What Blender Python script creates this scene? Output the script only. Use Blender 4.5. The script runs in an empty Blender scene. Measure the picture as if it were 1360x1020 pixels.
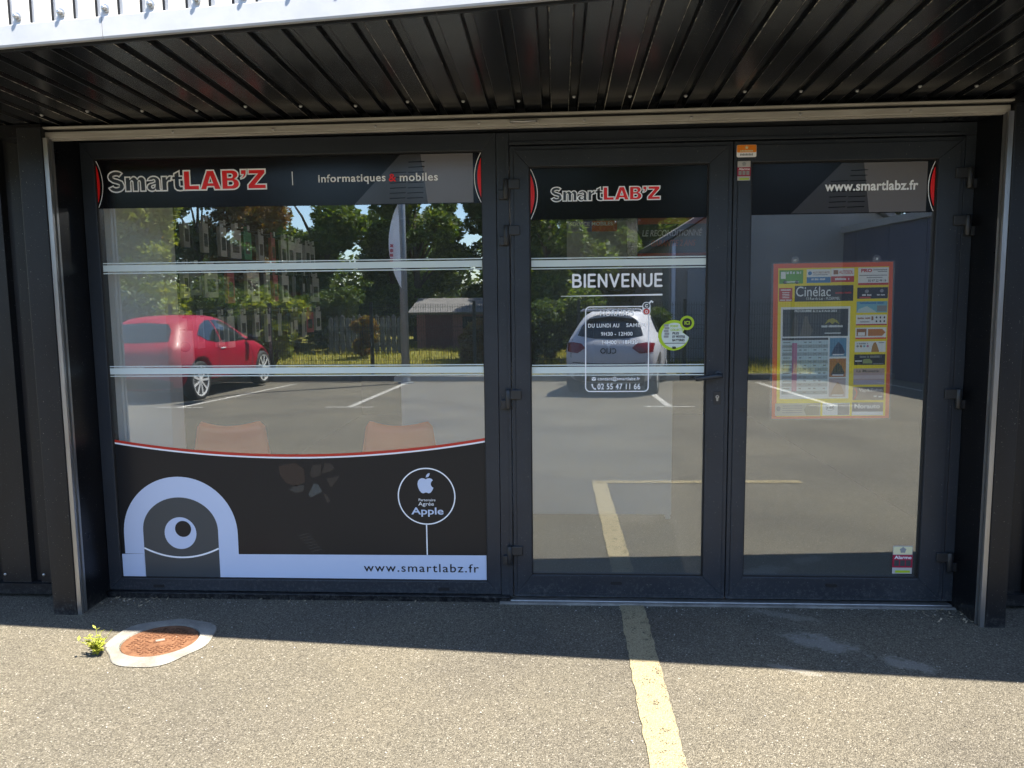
import bpy, bmesh, math, random
import numpy as np
from mathutils import Vector, Matrix
from mathutils.bvhtree import BVHTree

S = bpy.context.scene
C = S.collection
random.seed(7)
RNG = np.random.default_rng(7)
R = math.radians

# ------------------------------------------------------------------ camera, sky, sun, exposure
def camera_axes(yaw, pitch, roll):
    f = Vector((math.sin(yaw) * math.cos(pitch), math.cos(yaw) * math.cos(pitch), -math.sin(pitch)))
    r = Vector((math.cos(yaw), -math.sin(yaw), 0))
    u = r.cross(f)
    return r * math.cos(roll) + u * math.sin(roll), -r * math.sin(roll) + u * math.cos(roll), f

cam = bpy.data.cameras.new('camera')
cam.sensor_width = 36
cam.lens = 27.03
cam.clip_start = 0.05
cam.clip_end = 600
cam_o = bpy.data.objects.new('camera', cam)
C.objects.link(cam_o)
r_, u_, f_ = camera_axes(-0.0588, 0.1090, -0.0104)
m = Matrix((r_, u_, -f_)).transposed().to_4x4()
m.translation = (2.1798, -3.6, 1.4545)
cam_o.matrix_world = m
S.camera = cam_o

SUN = Vector((0.43, -0.345, 1.0)).normalized()
world = bpy.data.worlds.new('World')
S.world = world
world.use_nodes = True
wn = world.node_tree
bg = wn.nodes['Background']
sky = wn.nodes.new('ShaderNodeTexSky')
sky.sky_type = 'NISHITA'
sky.sun_disc = False
sky.sun_elevation = math.asin(SUN.z)
sky.sun_rotation = math.atan2(SUN.x, SUN.y)
sky.air_density = 1.0
sky.dust_density = 0.4
sky.ozone_density = 3.0
wn.links.new(sky.outputs[0], bg.inputs[0])
bg.inputs[1].default_value = 0.10
sun = bpy.data.lights.new('sun', 'SUN')
sun.energy = 5.0
sun.angle = R(0.53)
sun.color = (1.0, 0.91, 0.77)
sun_o = bpy.data.objects.new('sun', sun)
C.objects.link(sun_o)
sun_o.rotation_euler = (-SUN).to_track_quat('-Z', 'Y').to_euler()
sun_o.location = (6, -6, 14)

S.view_settings.view_transform = 'Standard'
S.view_settings.look = 'None'
S.view_settings.gamma = 1
S.view_settings.exposure = 2.1
S.view_settings.use_curve_mapping = False
S.render.engine = 'CYCLES'
S.cycles.max_bounces = 10
S.cycles.transparent_max_bounces = 24
S.cycles.glossy_bounces = 5
S.cycles.use_denoising = True
S.cycles.sample_clamp_indirect = 6

# ------------------------------------------------------------------ materials
MATS = {}
def pmat(name, col, rough=0.5, metal=0.0, spec=0.5, emit=None, estr=0.0, coat=0.0):
    if name in MATS: return MATS[name]
    mt = bpy.data.materials.new(name)
    mt.use_nodes = True
    b = mt.node_tree.nodes['Principled BSDF']
    b.inputs['Base Color'].default_value = (*col, 1)
    b.inputs['Roughness'].default_value = rough
    b.inputs['Metallic'].default_value = metal
    b.inputs['Specular IOR Level'].default_value = spec
    b.inputs['Coat Weight'].default_value = coat
    b.inputs['Coat Roughness'].default_value = 0.05
    if emit:
        b.inputs['Emission Color'].default_value = (*emit, 1)
        b.inputs['Emission Strength'].default_value = estr
    MATS[name] = mt
    return mt

def nd(mt, t, **kw):
    n = mt.node_tree.nodes.new(t)
    for k, v in kw.items():
        if k in n.inputs.keys(): n.inputs[k].default_value = v
        else: setattr(n, k, v)
    return n
def lk(mt, a, b): mt.node_tree.links.new(a, b)
def ramp(mt, stops, src=None):
    n = mt.node_tree.nodes.new('ShaderNodeValToRGB')
    e = n.color_ramp.elements
    while len(e) < len(stops): e.new(0.5)
    for i, (p, c) in enumerate(stops):
        e[i].position = p
        e[i].color = (*c, 1) if len(c) == 3 else c
    if src is not None: lk(mt, src, n.inputs[0])
    return n

def weathered(name, col, col2, scale=6.0, rough=0.4, rough2=0.6, spec=0.5, metal=0.0, bump=0.0, stretch=(1, 1, 1), dust=0.0, bscale=None):
    """principled surface with two-tone noise, roughness variation and optional dust specks"""
    mt = pmat(name, col, rough, metal, spec)
    b = mt.node_tree.nodes['Principled BSDF']
    tc = nd(mt, 'ShaderNodeTexCoord')
    mp = nd(mt, 'ShaderNodeMapping')
    mp.inputs['Scale'].default_value = stretch
    lk(mt, tc.outputs['Object'], mp.inputs[0])
    n = nd(mt, 'ShaderNodeTexNoise', Scale=scale, Detail=6.0, Roughness=0.6)
    lk(mt, mp.outputs[0], n.inputs['Vector'])
    rp = ramp(mt, [(0.35, col), (0.68, col2)], n.outputs[0])
    out = rp.outputs[0]
    if dust > 0:
        v = nd(mt, 'ShaderNodeTexNoise', Scale=160.0, Detail=2.0)
        lk(mt, tc.outputs['Object'], v.inputs['Vector'])
        rv = ramp(mt, [(0.70, (0, 0, 0)), (0.76, (dust, dust, dust))], v.outputs[0])
        mx = nd(mt, 'ShaderNodeMix', data_type='RGBA')
        lk(mt, rv.outputs[0], mx.inputs[0]); lk(mt, out, mx.inputs[6]); mx.inputs[7].default_value = (0.45, 0.42, 0.37, 1)
        out = mx.outputs[2]
    lk(mt, out, b.inputs['Base Color'])
    mr = nd(mt, 'ShaderNodeMapRange')
    mr.inputs['To Min'].default_value = rough; mr.inputs['To Max'].default_value = rough2
    lk(mt, n.outputs[0], mr.inputs[0]); lk(mt, mr.outputs[0], b.inputs['Roughness'])
    if bump > 0:
        n2 = nd(mt, 'ShaderNodeTexNoise', Scale=bscale or scale * 4, Detail=4.0)
        lk(mt, mp.outputs[0], n2.inputs['Vector'])
        bp = nd(mt, 'ShaderNodeBump', Strength=bump, Distance=0.01)
        lk(mt, n2.outputs[0], bp.inputs['Height']); lk(mt, bp.outputs[0], b.inputs['Normal'])
    return mt

def make_asphalt():
    mt = pmat('asphalt', (0.2, 0.19, 0.17), 0.9, 0, 0.25)
    b = mt.node_tree.nodes['Principled BSDF']
    tc = nd(mt, 'ShaderNodeTexCoord')
    P = tc.outputs['Object']
    v = nd(mt, 'ShaderNodeTexVoronoi', Scale=210.0)
    lk(mt, P, v.inputs['Vector'])
    sep = nd(mt, 'ShaderNodeSeparateColor')
    lk(mt, v.outputs['Color'], sep.inputs[0])
    stones = ramp(mt, [(0.0, (0.083, 0.076, 0.061)), (0.45, (0.128, 0.117, 0.092)), (0.85, (0.166, 0.152, 0.121)), (0.97, (0.21, 0.195, 0.160)), (1.0, (0.34, 0.32, 0.28))], sep.outputs[0])
    gaps = ramp(mt, [(0.0, (1, 1, 1)), (0.55, (0.92, 0.92, 0.92)), (0.95, (0.42, 0.42, 0.42))], v.outputs['Distance'])
    vd = nd(mt, 'ShaderNodeMath', operation='MULTIPLY')
    lk(mt, v.outputs['Distance'], vd.inputs[0]); vd.inputs[1].default_value = 1.0
    lk(mt, vd.outputs[0], gaps.inputs[0])
    mul = nd(mt, 'ShaderNodeMix', data_type='RGBA', blend_type='MULTIPLY')
    mul.inputs[0].default_value = 1.0
    lk(mt, stones.outputs[0], mul.inputs[6]); lk(mt, gaps.outputs[0], mul.inputs[7])
    n = nd(mt, 'ShaderNodeTexNoise', Scale=0.9, Detail=7.0, Roughness=0.62)
    lk(mt, P, n.inputs['Vector'])
    big = ramp(mt, [(0.28, (0.74, 0.74, 0.77)), (0.5, (0.98, 0.98, 0.98)), (0.72, (1.16, 1.14, 1.09))], n.outputs[0])
    mul2 = nd(mt, 'ShaderNodeMix', data_type='RGBA', blend_type='MULTIPLY')
    mul2.inputs[0].default_value = 1.0
    lk(mt, mul.outputs[2], mul2.inputs[6]); lk(mt, big.outputs[0], mul2.inputs[7])
    col = mul2.outputs[2]
    # pale spilt-dust stains near the right-hand door and scattered scuffs
    for cx, cy, sx, sy, amt in ((3.28, -0.42, 0.20, 0.10, 0.55), (3.56, -0.60, 0.16, 0.07, 0.5), (3.22, -0.14, 0.28, 0.05, 0.3), (3.1, -0.66, 0.14, 0.03, 0.35)):
        mp = nd(mt, 'ShaderNodeMapping', vector_type='TEXTURE')
        mp.inputs['Location'].default_value = (cx, cy, 0); mp.inputs['Scale'].default_value = (sx, sy, 1)
        mp.inputs['Rotation'].default_value = (0, 0, -0.45)
        lk(mt, P, mp.inputs[0])
        n2 = nd(mt, 'ShaderNodeTexNoise', Scale=11.0, Detail=8.0, Roughness=0.7)
        lk(mt, P, n2.inputs['Vector'])
        dn = nd(mt, 'ShaderNodeVectorMath', operation='LENGTH')
        lk(mt, mp.outputs[0], dn.inputs[0])
        ad = nd(mt, 'ShaderNodeMath', operation='MULTIPLY_ADD')
        lk(mt, n2.outputs[0], ad.inputs[0]); ad.inputs[1].default_value = -2.4; lk(mt, dn.outputs['Value'], ad.inputs[2])
        rr = ramp(mt, [(0.0, (amt, amt, amt)), (0.35, (0, 0, 0))])
        sh = nd(mt, 'ShaderNodeMath', operation='ADD'); lk(mt, ad.outputs[0], sh.inputs[0]); sh.inputs[1].default_value = 0.75
        lk(mt, sh.outputs[0], rr.inputs[0])
        mx = nd(mt, 'ShaderNodeMix', data_type='RGBA')
        lk(mt, rr.outputs[0], mx.inputs[0]); lk(mt, col, mx.inputs[6]); mx.inputs[7].default_value = (0.30, 0.29, 0.265, 1)
        col = mx.outputs[2]
    lk(mt, col, b.inputs['Base Color'])
    inv = nd(mt, 'ShaderNodeMath', operation='MULTIPLY'); lk(mt, v.outputs['Distance'], inv.inputs[0]); inv.inputs[1].default_value = -1.0
    bp = nd(mt, 'ShaderNodeBump', Strength=0.8, Distance=0.006)
    lk(mt, inv.outputs[0], bp.inputs['Height']); lk(mt, bp.outputs[0], b.inputs['Normal'])
    return mt

def make_road_paint(name, col, wear=0.5):
    """thin paint: stones show through where it is worn"""
    mt = pmat(name, col, 0.8, 0, 0.3)
    b = mt.node_tree.nodes['Principled BSDF']
    tc = nd(mt, 'ShaderNodeTexCoord')
    v = nd(mt, 'ShaderNodeTexVoronoi', Scale=210.0)
    lk(mt, tc.outputs['Object'], v.inputs['Vector'])
    n = nd(mt, 'ShaderNodeTexNoise', Scale=22.0, Detail=8.0, Roughness=0.75)
    lk(mt, tc.outputs['Object'], n.inputs['Vector'])
    c2 = tuple(x * 0.72 for x in col)
    rp = ramp(mt, [(0.0, c2), (0.6, col), (1.0, tuple(min(1, x * 1.12) for x in col))])
    sep = nd(mt, 'ShaderNodeSeparateColor'); lk(mt, v.outputs['Color'], sep.inputs[0]); lk(mt, sep.outputs[1], rp.inputs[0])
    lk(mt, rp.outputs[0], b.inputs['Base Color'])
    ad = nd(mt, 'ShaderNodeMath', operation='MULTIPLY_ADD')
    lk(mt, v.outputs['Distance'], ad.inputs[0]); ad.inputs[1].default_value = 0.35; lk(mt, n.outputs[0], ad.inputs[2])
    al = ramp(mt, [(0.5 + 0.4 * (1 - wear), (1, 1, 1)), (0.62 + 0.4 * (1 - wear), (0, 0, 0))], ad.outputs[0])
    lk(mt, al.outputs[0], b.inputs['Alpha'])
    inv = nd(mt, 'ShaderNodeMath', operation='MULTIPLY'); lk(mt, v.outputs['Distance'], inv.inputs[0]); inv.inputs[1].default_value = -1.0
    bp = nd(mt, 'ShaderNodeBump', Strength=0.7, Distance=0.005)
    lk(mt, inv.outputs[0], bp.inputs['Height']); lk(mt, bp.outputs[0], b.inputs['Normal'])
    return mt

def make_glass(name, refl, tint=(0.9, 0.95, 0.93), wav=0.0):
    """solar-control glazing: a mirror coat over clear glass"""
    mt = bpy.data.materials.new(name)
    mt.use_nodes = True
    t = mt.node_tree
    for n in list(t.nodes): t.nodes.remove(n)
    out = t.nodes.new('ShaderNodeOutputMaterial')
    tr = t.nodes.new('ShaderNodeBsdfTransparent'); tr.inputs[0].default_value = (*tint, 1)
    gl = t.nodes.new('ShaderNodeBsdfGlossy'); gl.inputs['Roughness'].default_value = 0.0; gl.inputs[0].default_value = (0.89, 0.95, 1.0, 1)
    mx = t.nodes.new('ShaderNodeMixShader')
    # Schlick reflectance, the same from both sides of the pane
    lw = t.nodes.new('ShaderNodeLayerWeight'); lw.inputs[0].default_value = 0.5
    pw = t.nodes.new('ShaderNodeMath'); pw.operation = 'POWER'; pw.inputs[1].default_value = 5.0
    fr = t.nodes.new('ShaderNodeMath'); fr.operation = 'MULTIPLY_ADD'; fr.inputs[1].default_value = 1 - refl; fr.inputs[2].default_value = refl
    t.links.new(lw.outputs['Facing'], pw.inputs[0]); t.links.new(pw.outputs[0], fr.inputs[0])
    t.links.new(fr.outputs[0], mx.inputs[0]); t.links.new(tr.outputs[0], mx.inputs[1]); t.links.new(gl.outputs[0], mx.inputs[2])
    t.links.new(mx.outputs[0], out.inputs[0])
    if wav > 0:
        tc = t.nodes.new('ShaderNodeTexCoord'); ns = t.nodes.new('ShaderNodeTexNoise'); ns.inputs['Scale'].default_value = 1.6; ns.inputs['Detail'].default_value = 1.0
        bp = t.nodes.new('ShaderNodeBump'); bp.inputs['Strength'].default_value = wav; bp.inputs['Distance'].default_value = 0.01
        t.links.new(tc.outputs['Object'], ns.inputs['Vector']); t.links.new(ns.outputs[0], bp.inputs['Height']); t.links.new(bp.outputs[0], gl.inputs['Normal'])
    MATS[name] = mt
    return mt

def make_leaf(name, c1, c2, c3, trans=0.45):
    mt = bpy.data.materials.new(name)
    mt.use_nodes = True
    t = mt.node_tree
    for n in list(t.nodes): t.nodes.remove(n)
    out = t.nodes.new('ShaderNodeOutputMaterial')
    g = t.nodes.new('ShaderNodeNewGeometry')
    rp = ramp(mt, [(0.0, c1), (0.6, c2), (1.0, c3)], g.outputs['Random Per Island'])
    d = t.nodes.new('ShaderNodeBsdfPrincipled'); d.inputs['Roughness'].default_value = 0.55; d.inputs['Specular IOR Level'].default_value = 0.35
    tl = t.nodes.new('ShaderNodeBsdfTranslucent')
    gain = t.nodes.new('ShaderNodeMix'); gain.data_type = 'RGBA'; gain.blend_type = 'MULTIPLY'; gain.inputs[0].default_value = 1; gain.inputs[7].default_value = (1.5, 1.4, 0.5, 1)
    mx = t.nodes.new('ShaderNodeMixShader'); mx.inputs[0].default_value = trans
    t.links.new(rp.outputs[0], d.inputs['Base Color']); t.links.new(rp.outputs[0], gain.inputs[6]); t.links.new(gain.outputs[2], tl.inputs[0])
    t.links.new(d.outputs[0], mx.inputs[1]); t.links.new(tl.outputs[0], mx.inputs[2]); t.links.new(mx.outputs[0], out.inputs[0])
    MATS[name] = mt
    return mt

M_ASPH = make_asphalt()
M_YEL = make_road_paint('yellow_paint', (0.28, 0.240, 0.150), 0.32)
M_YEL2 = make_road_paint('yellow_paint_worn', (0.27, 0.225, 0.13), 0.52)
M_WHT_LINE = make_road_paint('white_road_paint', (0.46, 0.445, 0.41), 0.55)
M_FRAME = weathered('anthracite_frame', (0.023, 0.028, 0.035), (0.031, 0.037, 0.045), 3.0, 0.32, 0.44, 0.4, dust=0.35)
def splash_dirt(mt, top=0.22):
    """road splash: dried specks on the lowest hand's breadth of the frames"""
    b = mt.node_tree.nodes['Principled BSDF']
    src = b.inputs['Base Color'].links[0].from_socket
    g = nd(mt, 'ShaderNodeNewGeometry'); sp = nd(mt, 'ShaderNodeSeparateXYZ'); lk(mt, g.outputs['Position'], sp.inputs[0])
    mr = nd(mt, 'ShaderNodeMapRange'); mr.inputs['From Min'].default_value = 0.0; mr.inputs['From Max'].default_value = top; mr.inputs['To Min'].default_value = 0.20; mr.inputs['To Max'].default_value = 0.0
    lk(mt, sp.outputs[2], mr.inputs[0])
    n = nd(mt, 'ShaderNodeTexNoise', Scale=55.0, Detail=8.0, Roughness=0.8); lk(mt, g.outputs['Position'], n.inputs['Vector'])
    ad = nd(mt, 'ShaderNodeMath', operation='ADD'); lk(mt, n.outputs[0], ad.inputs[0]); lk(mt, mr.outputs[0], ad.inputs[1])
    rp = ramp(mt, [(0.64, (0, 0, 0)), (0.84, (0.28, 0.28, 0.28))], ad.outputs[0])
    mx = nd(mt, 'ShaderNodeMix', data_type='RGBA'); lk(mt, rp.outputs[0], mx.inputs[0]); lk(mt, src, mx.inputs[6]); mx.inputs[7].default_value = (0.26, 0.25, 0.22, 1)
    lk(mt, mx.outputs[2], b.inputs['Base Color'])
splash_dirt(M_FRAME)
M_FRAME_D = weathered('dark_hinge', (0.018, 0.019, 0.02), (0.026, 0.027, 0.028), 20, 0.35, 0.5)
M_BLACK = weathered('black_sheet', (0.004, 0.0045, 0.006), (0.007, 0.0075, 0.009), 4.0, 0.22, 0.38, 0.3, dust=0.4)
M_CLAD = weathered('black_cladding', (0.0085, 0.0095, 0.011), (0.013, 0.0142, 0.016), 2.5, 0.30, 0.46, 0.35, dust=0.35, stretch=(3, 3, 0.6))
splash_dirt(M_CLAD, 0.15); splash_dirt(M_BLACK, 0.12)
M_GASKET = pmat('gasket', (0.01, 0.01, 0.01), 0.6)
M_ALU = weathered('galvanised_steel', (0.34, 0.34, 0.33), (0.46, 0.46, 0.45), 30, 0.28, 0.45, 0.5, metal=0.85, stretch=(1, 1, 0.1))
M_SHUT = weathered('beige_shutter_bar', (0.30, 0.28, 0.24), (0.42, 0.40, 0.35), 18, 0.4, 0.65, 0.4, stretch=(0.3, 1, 3))
M_WHITE_METAL = weathered('white_flashing', (0.36, 0.38, 0.405), (0.42, 0.435, 0.455), 5.0, 0.3, 0.5, 0.5, bump=0.15, bscale=9)
M_ROOF = weathered('white_corrugated', (0.46, 0.475, 0.50), (0.50, 0.51, 0.53), 6.0, 0.3, 0.45, 0.5)
M_GLASS = make_glass('coated_glass', 0.30, tint=(0.96, 0.98, 0.97), wav=0.016)
M_GLASS_B = pmat('clear_glass_edge', (0.8, 0.9, 0.86), 0.0)
_b = M_GLASS_B.node_tree.nodes['Principled BSDF']; _b.inputs['Alpha'].default_value = 0.06; _b.inputs['Specular IOR Level'].default_value = 0.0
M_CONC = weathered('concrete', (0.16, 0.153, 0.138), (0.29, 0.28, 0.25), 9, 0.8, 0.95, 0.2, bump=0.6, bscale=120, dust=0.3)
M_RUST = weathered('rusty_iron', (0.105, 0.047, 0.024), (0.19, 0.095, 0.05), 26, 0.7, 0.9, 0.3, bump=0.6, bscale=180)
M_RUST2 = weathered('rusty_iron_worn', (0.075, 0.034, 0.018), (0.14, 0.06, 0.03), 40, 0.6, 0.9, 0.3)
M_VBLACK = pmat('vinyl_black', (0.006, 0.006, 0.007), 0.16, 0, 0.28)
M_VGREY = pmat('vinyl_charcoal', (0.0155, 0.0165, 0.0185), 0.28, 0, 0.3)
M_VGREY2 = pmat('print_grey_dim', (0.045, 0.043, 0.045), 0.16)
M_VGREY3 = pmat('print_grey_mid', (0.15, 0.138, 0.138), 0.18)
M_VSLATE = pmat('print_slate', (0.048, 0.060, 0.068), 0.3)
M_VLOGO = pmat('print_logo_charcoal', (0.03, 0.035, 0.038), 0.3)
M_VPALE = pmat('print_pale_blue', (0.56, 0.64, 0.80), 0.35)
M_VWHITE = pmat('vinyl_white', (0.92, 0.93, 0.94), 0.45)
M_VRED = pmat('vinyl_red', (0.85, 0.008, 0.006), 0.35)
M_VSTRIPE_RED = pmat('vinyl_dark_red', (0.55, 0.035, 0.02), 0.35)
M_DARKTXT = pmat('print_black', (0.012, 0.012, 0.014), 0.4)

def make_frost():
    mt = bpy.data.materials.new('frosted_vinyl'); mt.use_nodes = True
    t = mt.node_tree
    b = t.nodes['Principled BSDF']; b.inputs['Base Color'].default_value = (0.70, 0.80, 0.77, 1); b.inputs['Roughness'].default_value = 0.5
    b.inputs['Alpha'].default_value = 0.88
    return mt
M_FROST = make_frost()

# ------------------------------------------------------------------ mesh helpers
class MB:
    def __init__(s): s.v = []; s.f = []; s.mi = []
    def add(s, verts, faces, mi=0):
        o = len(s.v); s.v += [tuple(p) for p in verts]
        s.f += [tuple(i + o for i in fc) for fc in faces]; s.mi += [mi] * len(faces)
        return s
    def box(s, x0, x1, y0, y1, z0, z1, mi=0):
        return s.add([(x0, y0, z0), (x1, y0, z0), (x1, y1, z0), (x0, y1, z0), (x0, y0, z1), (x1, y0, z1), (x1, y1, z1), (x0, y1, z1)],
                     [(0, 3, 2, 1), (4, 5, 6, 7), (0, 1, 5, 4), (1, 2, 6, 5), (2, 3, 7, 6), (3, 0, 4, 7)], mi)
    def prism(s, pts, a, b, axis='y', mi=0):
        """pts: 2-D outline; extruded from a to b along axis"""
        n = len(pts)
        def P(p, t):
            return {'y': (p[0], t, p[1]), 'x': (t, p[0], p[1]), 'z': (p[0], p[1], t)}[axis]
        vs = [P(p, a) for p in pts] + [P(p, b) for p in pts]
        fs = [tuple(range(n)), tuple(range(2 * n - 1, n - 1, -1))] + [(i, i + n, (i + 1) % n + n, (i + 1) % n) for i in range(n)]
        return s.add(vs, fs, mi)
    def tube(s, pts, r, n=8, mi=0, cap=True):
        pts = [Vector(p) for p in pts]
        rs = r if isinstance(r, (list, tuple)) else [r] * len(pts)
        rings = []
        up = Vector((0, 0, 1))
        for i, p in enumerate(pts):
            d = (pts[min(i + 1, len(pts) - 1)] - pts[max(i - 1, 0)]).normalized()
            a = d.cross(up)
            if a.length < 1e-3: a = d.cross(Vector((1, 0, 0)))
            a.normalize(); b = d.cross(a)
            rings.append([p + (a * math.cos(2 * math.pi * k / n) + b * math.sin(2 * math.pi * k / n)) * rs[i] for k in range(n)])
        vs = [q for rg in rings for q in rg]; fs = []
        for i in range(len(pts) - 1):
            for k in range(n):
                fs.append((i * n + k, i * n + (k + 1) % n, (i + 1) * n + (k + 1) % n, (i + 1) * n + k))
        if cap:
            fs.append(tuple(range(n - 1, -1, -1))); fs.append(tuple(range((len(pts) - 1) * n, len(pts) * n)))
        return s.add(vs, fs, mi)
    def lathe(s, prof, n=24, axis='z', c=(0, 0, 0), mi=0, closed=False):
        vs = []
        for r, h in prof:
            for k in range(n):
                a = 2 * math.pi * k / n
                x, y = r * math.cos(a), r * math.sin(a)
                vs.append({'z': (c[0] + x, c[1] + y, c[2] + h), 'y': (c[0] + x, c[1] + h, c[2] + y), 'x': (c[0] + h, c[1] + x, c[2] + y)}[axis])
        fs = []
        for i in range(len(prof) - 1):
            for k in range(n): fs.append((i * n + k, i * n + (k + 1) % n, (i + 1) * n + (k + 1) % n, (i + 1) * n + k))
        if not closed:
            fs.append(tuple(range(n - 1, -1, -1))); fs.append(tuple(range((len(prof) - 1) * n, len(prof) * n)))
        return s.add(vs, fs, mi)
    def build(s, name, mats, parent=None, smooth=False, bevel=0.0):
        me = bpy.data.meshes.new(name)
        me.from_pydata(s.v, [], s.f); me.update()
        mats = mats if isinstance(mats, (list, tuple)) else [mats]
        for q in mats: me.materials.append(q)
        if len(mats) > 1: me.polygons.foreach_set('material_index', s.mi)
        bm = bmesh.new(); bm.from_mesh(me); bmesh.ops.recalc_face_normals(bm, faces=bm.faces); bm.to_mesh(me); bm.free()
        if smooth: me.polygons.foreach_set('use_smooth', [True] * len(me.polygons))
        o = bpy.data.objects.new(name, me); C.objects.link(o)
        if parent: o.parent = parent
        if bevel > 0:
            md = o.modifiers.new('bevel', 'BEVEL'); md.width = bevel; md.segments = 2; md.limit_method = 'ANGLE'
        return o

def tag(o, label=None, cat=None, group=None, kind=None):
    if label: o['label'] = label
    if cat: o['category'] = cat
    if group: o['group'] = group
    if kind: o['kind'] = kind
    return o
def thing(name, loc, label, cat, group=None, rz=0.0):
    o = bpy.data.objects.new(name, None); o.empty_display_size = 0.1
    C.objects.link(o); o.location = loc; o.rotation_euler.z = rz
    return tag(o, label, cat, group)
def copy_tree(o, parent=None):
    c = o.copy(); C.objects.link(c); c.parent = parent
    for ch in o.children: copy_tree(ch, c)
    return c
def box(name, x0, x1, y0, y1, z0, z1, mat, parent=None, bevel=0.0):
    return MB().box(x0, x1, y0, y1, z0, z1).build(name, mat, parent, bevel=bevel)

# flat print in the facade plane (x, z) at depth y
def flat(name, pts, y, mat, parent=None, holes=()):
    cu = bpy.data.curves.new(name, 'CURVE'); cu.dimensions = '2D'; cu.fill_mode = 'BOTH'
    for ring in [pts, *holes]:
        sp = cu.splines.new('POLY'); sp.points.add(len(ring) - 1); sp.use_cyclic_u = True
        for i, p in enumerate(ring): sp.points[i].co = (p[0], p[1], 0, 1)
    return curve_to_flat(cu, name, y, mat, parent)
def curve_mesh(cu):
    o = bpy.data.objects.new('tmp', cu); C.objects.link(o)
    dg = bpy.context.evaluated_depsgraph_get()
    me = bpy.data.meshes.new_from_object(o.evaluated_get(dg))
    bpy.data.objects.remove(o)
    return me
def set_flat(me, name, y, mat, parent, co):
    n = len(me.vertices)
    out = np.zeros((n, 3)); out[:, 0] = co[:, 0]; out[:, 1] = y; out[:, 2] = co[:, 1]
    me.vertices.foreach_set('co', out.ravel()); me.update()
    me.materials.clear(); me.materials.append(mat)
    bm = bmesh.new(); bm.from_mesh(me); bmesh.ops.remove_doubles(bm, verts=bm.verts, dist=1e-6); bm.normal_update()
    for f in bm.faces:
        if f.normal.y > 0: f.normal_flip()
    bm.to_mesh(me); bm.free()
    o = bpy.data.objects.new(name, me); C.objects.link(o)
    if parent: o.parent = parent
    return o
def vco(me):
    a = np.empty(len(me.vertices) * 3); me.vertices.foreach_get('co', a); return a.reshape(-1, 3)
def curve_to_flat(cu, name, y, mat, parent):
    me = curve_mesh(cu); return set_flat(me, name, y, mat, parent, vco(me)[:, :2])
def text_mesh(body, offset=0.0, spacing=1.0, res=4):
    cu = bpy.data.curves.new('txt', 'FONT'); cu.body = body; cu.offset = offset; cu.resolution_u = res; cu.space_character = spacing
    cu.fill_mode = 'FRONT'
    return curve_mesh(cu)
def text(name, body, x0, x1, z0, z1, y, mat, parent=None, offset=0.0, spacing=1.0, shear=0.0, ref=None):
    """lettering fitted to the rectangle x0..x1, z0..z1 (ref: string whose height fills z0..z1)"""
    me = text_mesh(body, offset, spacing)
    co = vco(me)[:, :2].copy()
    lo, hi = co.min(0), co.max(0)
    h0, h1 = lo[1], hi[1]
    if ref:
        rm = text_mesh(ref, offset); rc = vco(rm); h0, h1 = rc[:, 1].min(), rc[:, 1].max(); bpy.data.meshes.remove(rm)
    co[:, 0] = x0 + (co[:, 0] - lo[0]) / (hi[0] - lo[0]) * (x1 - x0)
    co[:, 1] = z0 + (co[:, 1] - h0) / (h1 - h0) * (z1 - z0)
    if shear: co[:, 0] += (co[:, 1] - z0) * shear
    return set_flat(me, name, y, mat, parent, co)

def arc(cx, cy, rx, ry, a0, a1, n=12):
    return [(cx + rx * math.cos(R(a0 + (a1 - a0) * i / n)), cy + ry * math.sin(R(a0 + (a1 - a0) * i / n))) for i in range(n + 1)]
def rrect(x0, x1, z0, z1, r, n=5):
    return arc(x1 - r, z1 - r, r, r, 0, 90, n) + arc(x0 + r, z1 - r, r, r, 90, 180, n) + arc(x0 + r, z0 + r, r, r, 180, 270, n) + arc(x1 - r, z0 + r, r, r, 270, 360, n)
def ribbon(pts, w):
    """outline of a stroke of width w along pts (2-D)"""
    L, Rr = [], []
    n = len(pts)
    for i, p in enumerate(pts):
        a = pts[max(i - 1, 0)]; b = pts[min(i + 1, n - 1)]
        dx, dy = b[0] - a[0], b[1] - a[1]; l = math.hypot(dx, dy) or 1
        wi = w[i] if isinstance(w, (list, tuple)) else w
        L.append((p[0] - dy / l * wi / 2, p[1] + dx / l * wi / 2)); Rr.append((p[0] + dy / l * wi / 2, p[1] - dx / l * wi / 2))
    return L + Rr[::-1]

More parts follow.
